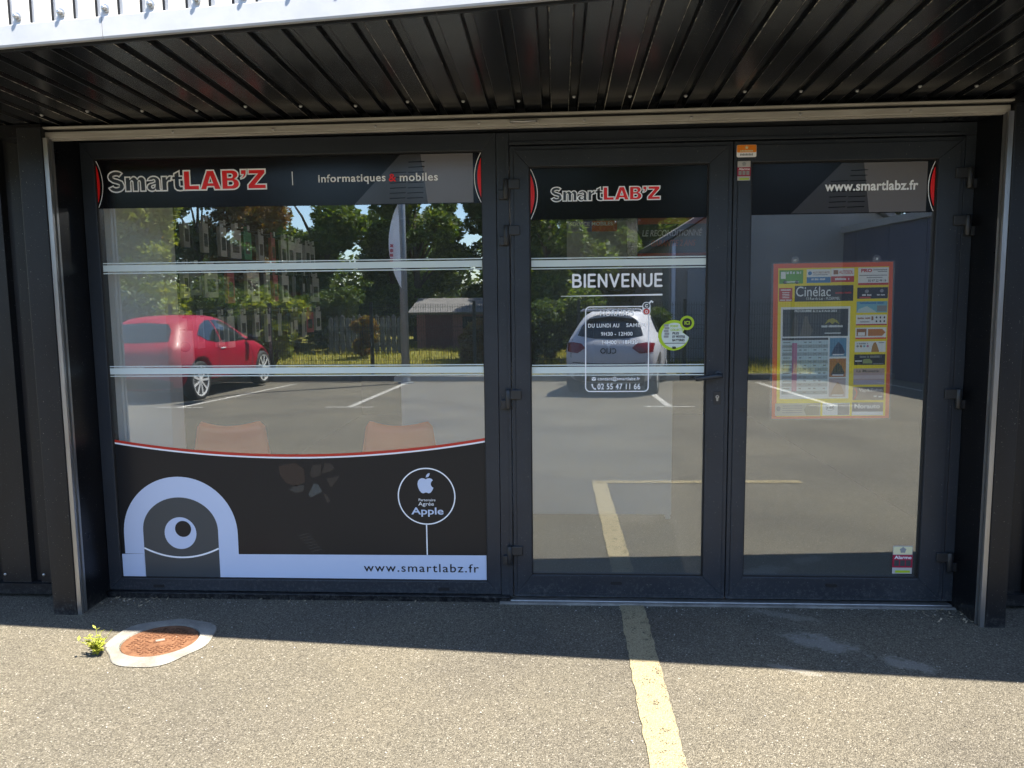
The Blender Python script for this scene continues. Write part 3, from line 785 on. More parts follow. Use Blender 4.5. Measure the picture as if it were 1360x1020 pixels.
def gable_print(ox, zlo, zhi, xr, parent):
    """dim picture of a gable and louvres printed on the banner's end"""
    flat('printed_gable', [(ox + 1.24, zlo), (xr, zlo), (xr, zhi), (ox + 1.46, zhi)], V0 - 0.0004, M_VGREY2, parent)
    flat('printed_wall', [(ox + 1.585, zlo), (xr, zlo), (xr, zhi), (ox + 1.555, zhi)], V0 - 0.0008, M_VGREY3, parent)
    mbx = MB()
    h = zhi - zlo
    for r in range(8):
        z = zlo + h * (0.10 + 0.105 * r)
        for c, (xa, wd) in enumerate(((1.405, 0.075), (1.488, 0.075))):
            if r > 3 and c == 0 and r > 5: continue
            dx = 0.012 * (r / 8)
            mbx.add([(ox + xa + dx, V0 - 0.0008, z), (ox + xa + wd + dx, V0 - 0.0008, z + 0.002), (ox + xa + wd + dx, V0 - 0.0008, z + 0.006), (ox + xa + dx, V0 - 0.0008, z + 0.004)], [(0, 1, 2, 3)])
    mbx.build('printed_louvres', M_VBLACK, parent)
gable_print(0.0, 1.905, 2.127, 1.797, ban)

def frost_band(x0, x1, zc, parent):
    for dz0, dz1 in ((-0.0155, 0.0145), (0.0205, 0.0255), (-0.027, -0.022)):
        flat('frosted_stripe', [(x0, zc + dz0), (x1, zc + dz0), (x1, zc + dz1), (x0, zc + dz1)], V0, M_FROST, parent)
frost_band(0.006, 1.833, 1.6245, win); frost_band(0.006, 1.833, 1.1285, win)
frost_band(2.063, 2.864, 1.6210, d1); frost_band(2.063, 2.864, 1.1235, d1)

# charcoal lower panel with its curved, red-and-white edge
def curve_z(x):
    t = (x - 0.93) / 0.93
    return 0.697 + 0.079 * t * t + 0.006 * t
xs = [0.005 + (1.834 - 0.005) * i / 40 for i in range(41)]
low = flat('lower_panel', [(0.005, 0.0965), (1.834, 0.0965)] + [(x, curve_z(x)) for x in reversed(xs)], V0, M_VGREY, win)
flat('white_edge', [(x, curve_z(x) + 0.001) for x in xs] + [(x, curve_z(x) + 0.0085) for x in reversed(xs)], V0, M_VWHITE, low)
flat('red_edge', [(x, curve_z(x) + 0.009) for x in xs] + [(x, curve_z(x) + 0.0215) for x in reversed(xs)], V0, M_VSTRIPE_RED, low)
strip = flat('pale_strip', [(0.005, 0.097), (0.118, 0.097), (0.118, 0.214), (0.005, 0.212)], V1, M_VPALE, low)
arch_o = arc(0.312, 0.318, 0.290, 0.288, 180, 0, 40)
arch_i = arc(0.312, 0.335, 0.191, 0.167, 0, 180, 30)
flat('emblem_arch', [(0.022, 0.2145)] + arch_o + [(0.602, 0.2155), (1.834, 0.2205), (1.834, 0.097), (0.503, 0.097)] + arch_i + [(0.121, 0.097), (0.1185, 0.097), (0.1185, 0.2145)], V1, M_VPALE, low)
flat('emblem_body', [(0.121, 0.0968), (0.503, 0.0968)] + arc(0.312, 0.335, 0.191, 0.167, 0, 180, 30), V1 + 0.0004, M_VSLATE, low)
flat('emblem_eye', arc(0.312, 0.321, 0.081, 0.081, 0, 354, 40), V2, M_VPALE, low)
flat('emblem_pupil', arc(0.327, 0.343, 0.041, 0.041, 0, 354, 30), V3, M_VGREY, low)
flat('emblem_smile', ribbon([(0.312 + 0.190 * t, 0.197 + 0.047 * t * t) for t in [i / 12 - 1 for i in range(25)]], 0.0085), V2, M_VWHITE, low)
text('web_address', 'www.smartlabz.fr', 1.228, 1.796, 0.134, 0.176, V2, M_DARKTXT, low, offset=0.006, spacing=1.16)
# partner badge
flat('badge_ring', arc(1.547, 0.513, 0.141, 0.141, 0, 356, 60), V1, M_VWHITE, low, holes=[arc(1.547, 0.513, 0.135, 0.135, 0, 356, 60)])
flat('badge_stem', [(1.541, 0.221), (1.547, 0.221), (1.547, 0.3715), (1.541, 0.3715)], V1, M_VWHITE, low)
def apple_mark(cx, cz, s, parent):
    L = [(0.0, 0.30), (-0.10, 0.345), (-0.22, 0.36), (-0.34, 0.31), (-0.43, 0.20), (-0.465, 0.04), (-0.44, -0.14), (-0.36, -0.33), (-0.25, -0.46), (-0.15, -0.49), (-0.06, -0.455), (0.0, -0.44)]
    Rt = [(0.06, -0.455), (0.15, -0.49), (0.25, -0.455), (0.34, -0.34), (0.415, -0.18)]
    bite = [(0.33, -0.12), (0.275, -0.02), (0.275, 0.08), (0.31, 0.17), (0.39, 0.24)]
    top = [(0.33, 0.315), (0.22, 0.36), (0.10, 0.345)]
    flat('apple_mark', [(cx + s * x, cz + s * z) for x, z in L + Rt + bite + top], V1, M_VPALE, parent)
    leaf = [(0.0, 0.40), (0.03, 0.52), (0.11, 0.61), (0.22, 0.65), (0.21, 0.53), (0.14, 0.43)]
    flat('apple_mark_leaf', [(cx + s * x, cz + s * z) for x, z in leaf], V1, M_VPALE, parent)
apple_mark(1.545, 0.571, 0.088, low)
text('badge_lettering', 'Partenaire', 1.508, 1.590, 0.489, 0.5015, V1, M_VWHITE, low)
text('badge_lettering', 'Agrée', 1.506, 1.582, 0.461, 0.4845, V1, M_VWHITE, low)
text('badge_lettering', 'Apple', 1.471, 1.628, 0.412, 0.458, V1, M_VPALE, low, offset=0.016)
# dim printed collage of gadget shapes on the panel
M_DIM = [pmat('print_dim_%d' % i, c, 0.25) for i, c in enumerate(((0.021, 0.021, 0.023), (0.030, 0.034, 0.036), (0.05, 0.064, 0.068), (0.024, 0.017, 0.018)))]
def pp(pts): return [(0.722 + (p[0]) / 921 * 0.515, 0.761 - p[1] / 1020 * 0.57) for p in pts]
for pts, k in (([(180, 180), (330, 150), (405, 200), (410, 320), (330, 360), (240, 330), (190, 260)], 3), ([(480, 170), (560, 160), (555, 260), (480, 285), (455, 250)], 0),
               ([(590, 150), (640, 150), (680, 195), (640, 225), (562, 245)], 0), ([(600, 290), (725, 260), (640, 375)], 0), ([(485, 335), (525, 340), (560, 405), (455, 460), (435, 430)], 2),
               ([(262, 390), (320, 350), (400, 350), (395, 400), (330, 420)], 1), ([(565, 420), (600, 430), (630, 490), (600, 510)], 0)):
    flat('printed_shape', pp(pts), V1, M_DIM[k], low)
for k in range(7):
    a = (330 + k * 18, 800 + k * 24)
    flat('printed_hatch', pp([a, (a[0] + 100, a[1] - 25), (a[0] + 103, a[1] - 18), (a[0] + 3, a[1] + 7)]), V1, M_DIM[1], low)

# ------------------------------------------------------------------ vinyl on the doors
b1 = flat('door_banner', [(2.0615, 1.820), (2.8645, 1.820), (2.8645, 2.0525), (2.0615, 2.0525)], V0, M_VBLACK, d1)
end_motif(2.0625, 1, 1.824, 2.049, b1, 0.031, 0.0175)
logo(2.155, 2.654, 1.903, 1.963, V2, b1, 0.0024)
b2 = flat('door_banner', [(3.0635, 1.826), (3.866, 1.826), (3.866, 2.0525), (3.0635, 2.0525)], V0, M_VBLACK, d2)
end_motif(3.865, -1, 1.830, 2.049, b2, 0.026, 0.017)
gable_print(2.0, 1.830, 2.049, 3.833, b2)
text('web_address', 'www.smartlabz.fr', 3.386, 3.795, 1.925, 1.969, V2, M_VWHITE, b2, offset=0.028, spacing=1.04)

def stroke_letters(word, x0, x1, z0, z1, w, y, mat, parent):
    """rounded single-stroke capitals"""
    D = {'B': [[(0, 0), (0, 1)], [(0, 1)] + arc(0.35, 0.77, 0.22, 0.23, 90, -90, 8) + [(0, 0.54)], [(0, 0.52)] + arc(0.36, 0.26, 0.27, 0.26, 90, -90, 9) + [(0, 0)]],
         'I': [[(0, 0), (0, 1)]], 'E': [[(0, 0), (0, 1)], [(0, 1), (0.5, 1)], [(0, 0.5), (0.44, 0.5)], [(0, 0), (0.5, 0)]],
         'N': [[(0, 0), (0, 1)], [(0, 1), (0.62, 0)], [(0.62, 0), (0.62, 1)]], 'V': [[(0, 1), (0.34, 0)], [(0.34, 0), (0.68, 1)]],
         'U': [[(0, 1), (0, 0.3)] + arc(0.3, 0.3, 0.3, 0.3, 180, 360, 12) + [(0.6, 1)]]}
    wd = {'B': 0.63, 'I': 0, 'E': 0.5, 'N': 0.62, 'V': 0.68, 'U': 0.6}
    tot = sum(wd[c] for c in word) + 0.34 * (len(word) - 1)
    kx, kz = (x1 - x0 - w) / tot, z1 - z0 - w; x = 0
    for c in word:
        mbx = MB()
        lay = 0
        for ln in D[c]:
            p = [(x0 + w / 2 + (x + a) * kx, z0 + w / 2 + b * kz) for a, b in ln]
            a0 = math.degrees(math.atan2(p[1][1] - p[0][1], p[1][0] - p[0][0])); a1 = math.degrees(math.atan2(p[-1][1] - p[-2][1], p[-1][0] - p[-2][0]))
            rb = ribbon(p, w); n = len(p)
            out = arc(p[0][0], p[0][1], w / 2, w / 2, a0 + 270, a0 + 90, 8)[1:-1] + rb[:n] + arc(p[-1][0], p[-1][1], w / 2, w / 2, a1 + 90, a1 - 90, 8)[1:-1] + rb[n:]
            for i in range(n - 1):
                mbx.add([(q[0], y - 0.0003 * lay, q[1]) for q in (rb[i], rb[i + 1], rb[2 * n - 2 - i], rb[2 * n - 1 - i])], [(0, 1, 2, 3)])
            for (px, pz), aa in ((p[0], a0 + 90), (p[-1], a1 - 90)):
                ca = arc(px, pz, w / 2, w / 2, aa, aa + 180, 8)
                mbx.add([(q[0], y - 0.0003 * lay, q[1]) for q in ca], [tuple(range(len(ca)))])
            lay += 1
        mbx.build('welcome_letter', mat, parent)
        x += wd[c] + 0.34
stroke_letters('BIENVENUE', 2.252, 2.668, 1.507, 1.571, 0.0102, V1, M_VWHITE, d1)
flat('underline', ribbon([(2.200, 1.4685), (2.668, 1.4715)], [0.002, 0.008]), V1, M_VWHITE, d1)
bx = rrect(2.312, 2.609, 1.019, 1.4205, 0.022); bi = rrect(2.317, 2.604, 1.024, 1.4155, 0.018)
hrs = flat('opening_hours_frame', bx, V1 + 0.0006, M_VWHITE, d1, holes=[bi])
for s, a, b, z0, z1, o in (('HORAIRES', 2.382, 2.538, 1.375, 1.402, 0.012), ('DU LUNDI AU', 2.326, 2.470, 1.322, 1.340, 0.012), ('SAMEDI', 2.503, 2.594, 1.323, 1.341, 0.012),
                           ('9H30 - 12H00', 2.386, 2.532, 1.283, 1.301, 0.012), ('14H00 - 18H30', 2.392, 2.554, 1.244, 1.262, 0.012),
                           ('contact@smartlabz.fr', 2.371, 2.568, 1.069, 1.091, 0.012), ('02 55 47 11 66', 2.370, 2.570, 1.031, 1.059, 0.012)):
    text('hours_lettering', s, a, b, z0, z1, V1, M_VWHITE, hrs, offset=o, spacing=1.08)
env = flat('envelope_icon', rrect(2.343, 2.362, 1.073, 1.089, 0.003), V1, M_VWHITE, hrs)
flat('envelope_flap', ribbon([(2.344, 1.087), (2.3525, 1.079), (2.361, 1.087)], 0.002), V2, M_DARKTXT, env)
flat('telephone_icon', ribbon([(2.345, 1.057), (2.346, 1.046), (2.352, 1.036), (2.362, 1.032)], [0.009, 0.005, 0.005, 0.009]), V1, M_VWHITE, hrs)
# red and dark tag on the frame's corner
tg = flat('door_tag', rrect(2.5765, 2.6135, 1.378, 1.4385, 0.017), V2, M_VWHITE, hrs)
flat('tag_upper', rrect(2.580, 2.610, 1.408, 1.435, 0.013), V3, M_VSLATE, tg); flat('tag_lower', rrect(2.580, 2.610, 1.3815, 1.407, 0.0125), V3, M_VSTRIPE_RED, tg)
text('tag_letter', 'C', 2.588, 2.602, 1.413, 1.429, V3 - 0.001, M_VWHITE, tg, offset=0.04); text('tag_letter', 'O', 2.588, 2.602, 1.386, 1.401, V3 - 0.001, M_VWHITE, tg, offset=0.04)
flat('tag_hook', ribbon([(2.607, 1.431), (2.617, 1.443), (2.625, 1.436)], 0.008), V3 - 0.0014, M_VWHITE, tg)

# stickers
M_LIME = pmat('sticker_lime', (0.42, 0.60, 0.02), 0.4); M_PGREY = pmat('sticker_pale', (0.62, 0.70, 0.66), 0.4); M_ORANGE = pmat('sticker_orange', (0.85, 0.24, 0.01), 0.4)
M_CRIM = pmat('sticker_crimson', (0.35, 0.012, 0.05), 0.4); M_SILV = pmat('sticker_silver', (0.50, 0.49, 0.47), 0.45); M_CREAM = pmat('sticker_cream', (0.78, 0.74, 0.45), 0.45)
M_GREY_I = pmat('sticker_grey', (0.30, 0.31, 0.31), 0.5)
st = thing('recycling_sticker', (0, 0, 0), 'round green and white battery recycling sticker on the glass of the door', 'sticker')
out = arc(2.722, 1.283, 0.071, 0.071, 62, 352, 46) + [(2.763, 1.297), (2.777, 1.318)]
flat('green_disc', out, V0, M_LIME, st)
flat('white_field', arc(2.724, 1.283, 0.058, 0.058, 58, 250, 30) + arc(2.724, 1.283, 0.068, 0.058, 262, 352, 18) + [(2.760, 1.297), (2.774, 1.320)], V1, M_PGREY, st)
flat('badge_disc', arc(2.782, 1.340, 0.033, 0.033, -85, 262, 30), V2, M_LIME, st); flat('badge_centre', arc(2.782, 1.340, 0.022, 0.022, 0, 350, 26), V3, M_DARKTXT, st)
text('sticker_lettering', 'ICI', 2.770, 2.794, 1.332, 1.349, V3 - 0.001, M_LIME, st, offset=0.04)
for s, a, b, z, mt in (('POINT', 2.706, 2.743, 1.320, M_LIME), ('COLLECTE', 2.706, 2.765, 1.303, M_LIME), ('PILES', 2.716, 2.746, 1.287, M_DARKTXT), ('ET PETITES', 2.716, 2.774, 1.271, M_DARKTXT), ('BATTERIES', 2.716, 2.772, 1.255, M_DARKTXT)):
    text('sticker_lettering', s, a, b, z, z + 0.011, V2, mt, st, offset=0.03)
for k in range(5): flat('printed_block', rrect(2.676 + 0.003 * (k % 2), 2.698 + 0.003 * (k % 2), 1.272 + 0.013 * k, 1.283 + 0.013 * k, 0.003), V2, M_GREY_I, st)
flat('printed_rule', [(2.680, 1.245), (2.776, 1.245), (2.776, 1.248), (2.680, 1.248)], V2, M_DARKTXT, st); flat('printed_mark', [(2.716, 1.220), (2.732, 1.220), (2.732, 1.231), (2.716, 1.231)], V1, M_DARKTXT, st)

so = thing('shop_sticker', (0, 0, 0), 'small orange and white sticker on the door frame above the alarm sticker', 'sticker')
flat('white_half', rrect(2.988, 3.075, 2.079, 2.1335, 0.006), -0.0095, M_VWHITE, so); flat('orange_half', rrect(2.989, 3.074, 2.100, 2.1325, 0.005), -0.0105, M_ORANGE, so)
for k in range(9):
    flat('small_print', [(3.003 + 0.0064 * k, 2.086), (3.0078 + 0.0064 * k, 2.086), (3.0078 + 0.0064 * k, 2.095 - 0.002 * (k % 2)), (3.003 + 0.0064 * k, 2.095)], -0.0105, M_GREY_I, so)
    flat('small_print', [(3.003 + 0.0064 * k, 2.103), (3.0078 + 0.0064 * k, 2.103), (3.0078 + 0.0064 * k, 2.109 + 0.002 * (k % 2)), (3.003 + 0.0064 * k, 2.109)], -0.0115, M_CREAM, so)
flat('star', [(3.0315 + (0.010 if i % 2 == 0 else 0.004) * math.sin(i * math.pi / 5), 2.121 + (0.010 if i % 2 == 0 else 0.004) * math.cos(i * math.pi / 5)) for i in range(10)], -0.0115, M_CREAM, so)
def alarm(x0, x1, z0, z1, y, label):
    o = thing('alarm_sticker', (0, 0, 0), label, 'sticker')
    h = z1 - z0
    flat('paper', [(x0, z0), (x1, z0), (x1, z1), (x0, z1)], y, M_SILV, o)
    flat('top_field', [(x0 + 0.002, z1 - 0.30 * h), (x1 - 0.002, z1 - 0.30 * h), (x1 - 0.002, z1 - 0.004), (x0 + 0.002, z1 - 0.004)], y - 0.001, M_CREAM if y > 0 else M_SILV, o)
    flat('red_field', [(x0 - 0.001, z0 + 0.22 * h), (x1 + 0.001, z0 + 0.22 * h), (x1 + 0.001, z0 + 0.68 * h), (x0 - 0.001, z0 + 0.68 * h)], y - 0.0012, M_CRIM, o)
    text('sticker_lettering', 'Alarme', x0 + 0.08 * (x1 - x0), x1 - 0.05 * (x1 - x0), z0 + 0.53 * h, z0 + 0.65 * h, y - 0.0022, M_VWHITE, o, offset=0.02)
    for k in range(3):
        xa = x0 + (x1 - x0) * (0.08 + 0.30 * k); flat('pictogram', [(xa, z0 + 0.28 * h), (xa + 0.24 * (x1 - x0), z0 + 0.28 * h), (xa + 0.24 * (x1 - x0), z0 + 0.49 * h), (xa, z0 + 0.49 * h)], y - 0.0022, M_GREY_I if y < 0 else M_VSLATE, o)
    xm = (x0 + x1) / 2
    flat('crest', [(xm + (0.12 if i % 2 == 0 else 0.09) * h * math.sin(i * math.pi / 5), z1 - 0.15 * h + (0.12 if i % 2 == 0 else 0.09) * h * math.cos(i * math.pi / 5)) for i in range(10)], y - 0.0022, M_GREY_I, o)
    flat('green_field', [(x0 + 0.15 * (x1 - x0), z0 + 0.04 * h), (x1 - 0.1 * (x1 - x0), z0 + 0.04 * h), (x1 - 0.1 * (x1 - x0), z0 + 0.12 * h), (x0 + 0.15 * (x1 - x0), z0 + 0.12 * h)], y - 0.0022, M_LIME, o)
alarm(2.993, 3.050, 1.977, 2.0625, -0.0095, 'small alarm warning sticker on the door frame beside the web address banner')
alarm(3.757, 3.847, 0.150, 0.285, V0, 'alarm warning sticker in the bottom corner of the door glass')

# ------------------------------------------------------------------ cinema poster behind the right-hand pane
po = thing('cinema_poster', (0, 0, 0), 'yellow and orange cinema programme poster hung behind the door glass', 'poster')
PY = 0.032
PX = {}
def pc(name, col):
    if name not in PX: PX[name] = pmat('poster_' + name, col, 0.45)
    return PX[name]
def pq(px, py): return (3.190 + (px - 1033) / 149.0 * 0.524 + (555 - py) / 201 * -0.010, 0.893 + (555 - py) / 201.0 * 0.708 + (px - 1033) / 149 * 0.003)
def prect(name, x0, x1, y0, y1, mat, lay, parent=None):
    return flat(name, [pq(x0, y1), pq(x1, y1), pq(x1, y0), pq(x0, y0)], PY - 0.0008 * lay, mat, parent or po)
def ptext(s, x0, x1, y0, y1, mat, lay, parent=None, off=0.01):
    a, b = pq(x0, y1), pq(x1, y0)
    return text('poster_lettering', s, a[0], b[0], a[1], b[1], PY - 0.0008 * lay, mat, parent or po, offset=off)
def scrib(x0, x1, y0, y1, mat, lay, parent):
    # a printed line too small to read: a row of little blocks
    rnd = random.Random(int(x0 * 31 + y0 * 17)); x = x0; mbx = MB(); y = PY - 0.0008 * lay
    while x < x1 - 0.5:
        w = rnd.uniform(0.9, 1.5); h = rnd.uniform(0.0, 0.25) * (y1 - y0)
        if rnd.random() > 0.12:
            mbx.add([(q[0], y, q[1]) for q in (pq(x, y1), pq(min(x + w * 0.8, x1), y1), pq(min(x + w * 0.8, x1), y0 + h), pq(x, y0 + h))], [(0, 1, 2, 3)])
        x += w
    return mbx.build('small_print', mat, parent)
pO, pY, pW, pK = pc('orange', (0.80, 0.12, 0.02)), pc('yellow', (0.92, 0.72, 0.005)), pc('white', (0.84, 0.84, 0.80)), pc('black', (0.02, 0.02, 0.022))
pG, pB, pR, pT, pBr = pc('green', (0.16, 0.42, 0.06)), pc('blue', (0.06, 0.22, 0.46)), pc('red', (0.55, 0.05, 0.04)), pc('teal', (0.22, 0.48, 0.55)), pc('brown', (0.33, 0.14, 0.05))
pGr, pPk, pDk, pLt = pc('grey', (0.28, 0.28, 0.27)), pc('pink', (0.50, 0.20, 0.30)), pc('darkgrey', (0.06, 0.06, 0.062)), pc('paleblue', (0.55, 0.66, 0.66))
prect('backing_board', 1031.5, 1183.5, 352.5, 556.5, pO, 0)
prect('yellow_sheet', 1037.5, 1178.5, 358.5, 553.5, pY, 1)
g = prect('advert', 1039, 1069.5, 361, 378.5, pG, 2); prect('advert_panel', 1041, 1047, 363, 372, pW, 3, g); scrib(1048, 1067, 362.5, 366, pW, 3, g)
for cx in (1050, 1065): flat('advert_wheel', arc(pq(cx, 0)[0] + 0.006, pq(0, 370.5)[1], 0.008, 0.008, 0, 340, 14), PY - 0.0024, pDk, g)
prect('advert_line', 1045, 1064, 375.5, 377, pW, 3, g)
g = prect('advert', 1074, 1104.5, 360.5, 378, pW, 2); prect('advert_band', 1074, 1104.5, 370.5, 378, pB, 3, g); flat('advert_logo', arc(*pq(1078, 365.5), 0.009, 0.009, 0, 340, 16), PY - 0.0024, pB, g); ptext('AUTOSECURITE', 1081.5, 1103, 363.5, 366, pBr, 3, g, 0.02); prect('advert_line', 1081.5, 1101, 367.2, 368.2, pGr, 3, g); scrib(1080, 1098, 372, 374.5, pW, 4, g)
g = prect('advert', 1105, 1134.3, 360, 377.6, pW, 2); prect('advert_band', 1105, 1134.3, 370, 377.6, pR, 3, g); prect('advert_logo', 1108, 1114, 362, 367.5, pBr, 3, g); ptext('AUTOSOL', 1115, 1133, 362.5, 367, pR, 3, g, 0.02); scrib(1110, 1128, 372, 375, pW, 4, g)
g = prect('advert', 1139.5, 1178, 359.5, 382, pW, 2); ptext('PRO', 1143, 1157, 361, 365.5, pR, 3, g, 0.05); prect('advert_line', 1158, 1176, 362, 363.2, pGr, 3, g); prect('advert_line', 1164, 1176, 364.3, 365.3, pGr, 3, g); prect('advert_line', 1141, 1176, 369, 370, pGr, 3, g); prect('advert_line', 1150, 1170, 372, 373, pGr, 3, g); ptext('02 97 22 99 19', 1152, 1175, 375, 377.8, pDk, 3, g, 0.02); prect('advert_band', 1139.5, 1178, 379.2, 382, pR, 3, g)
g = prect('advert', 1038.8, 1056, 384, 401.5, pR, 2); scrib(1041, 1054, 385.5, 387.5, pW, 3, g)
for k in range(4): prect('advert_line', 1043, 1052, 389.5 + 2.2 * k, 390.4 + 2.2 * k, pW, 3, g)
scrib(1040, 1055, 398.8, 400.6, pW, 3, g)
g = prect('title_panel', 1059, 1133.8, 381.5, 402, pK, 2); ptext('Cinélac', 1060.5, 1105, 382.6, 395.3, pW, 3, g, 0.004); ptext('13 Rue du Lac - PLOERMEL', 1074, 1117, 396.6, 400, pW, 3, g, 0.0); scrib(1111, 1131, 390, 392.5, pR, 3, g)
# programme sheet
g = prect('programme_sheet', 1041.5, 1130.5, 409, 530, pW, 2)
h_ = prect('programme_picture', 1044, 1128, 412, 447.5, pc('filmgrey', (0.055, 0.058, 0.058)), 3, g); ptext('PROGRAMME du 2 au 8 Août 2023', 1059, 1113, 413, 415.7, pW, 4, g, 0.02)
for pts, mt in (([(1055, 447), (1057, 425), (1061, 420), (1064, 428), (1064, 447)], pc('umber', (0.10, 0.085, 0.07))), ([(1066, 447), (1070, 430), (1072, 421), (1076, 421), (1077, 428), (1083, 440), (1080, 447)], pc('umber2', (0.15, 0.125, 0.10)))):
    flat('programme_figure', [pq(*p) for p in pts], PY - 0.0032, mt, g)
flat('programme_title_mark', [pq(*p) for p in [(1098, 432), (1102, 426), (1108, 424), (1114, 427), (1117, 432), (1111, 429), (1108, 432), (1104, 429)]], PY - 0.0032, pc('gold', (0.42, 0.36, 0.05)), g)
scrib(1094, 1121, 433, 436, pW, 4, g); prect('advert_line', 1098, 1119, 443, 444.2, pW, 4, g)
prect('table_head', 1043.5, 1103, 449.5, 452.5, pDk, 3, g)
for k in range(14):
    y = 453 + k * 5.1
    if k % 2: prect('table_row', 1043.5, 1103, y, y + 4.9, pc('rowgrey', (0.36, 0.42, 0.41)), 3, g)
    else: prect('table_row', 1043.5, 1103, y, y + 4.9, pLt, 3, g)
    prect('table_entry', 1045, 1054 + (k * 7) % 4, y + 1.6, y + 2.9, pGr, 4, g)
    for c in range(6):
        if (c * 3 + k * 5) % 7 > 2: prect('table_entry', 1065.5 + c * 6.3, 1068.8 + c * 6.3, y + 1.4, y + 3.0, pGr, 4, g)
prect('table_column', 1056.5, 1063, 456, 520, pPk, 5, g)
for y0, y1, cols in ((450, 474.5, (pc('film_blue', (0.12, 0.28, 0.40)), pc('film_navy', (0.05, 0.08, 0.14)))), (477, 501.5, (pc('film_orange', (0.48, 0.20, 0.06)), pDk)), (503, 528, (pc('film_pale', (0.50, 0.40, 0.36)), pc('film_tan', (0.42, 0.26, 0.16))))):
    t_ = prect('film_picture', 1105, 1126.5, y0, y1, cols[0], 3, g)
    flat('film_shape', [pq(*p) for p in [(1107, y1 - 3), (1111, y0 + 12), (1116, y0 + 5), (1121, y0 + 10), (1125, y1 - 5), (1120, y1 - 2)]], PY - 0.0032, cols[1], t_)
    prect('film_caption', 1109, 1123, y1 - 3.4, y1 - 1.8, pW, 5, t_)
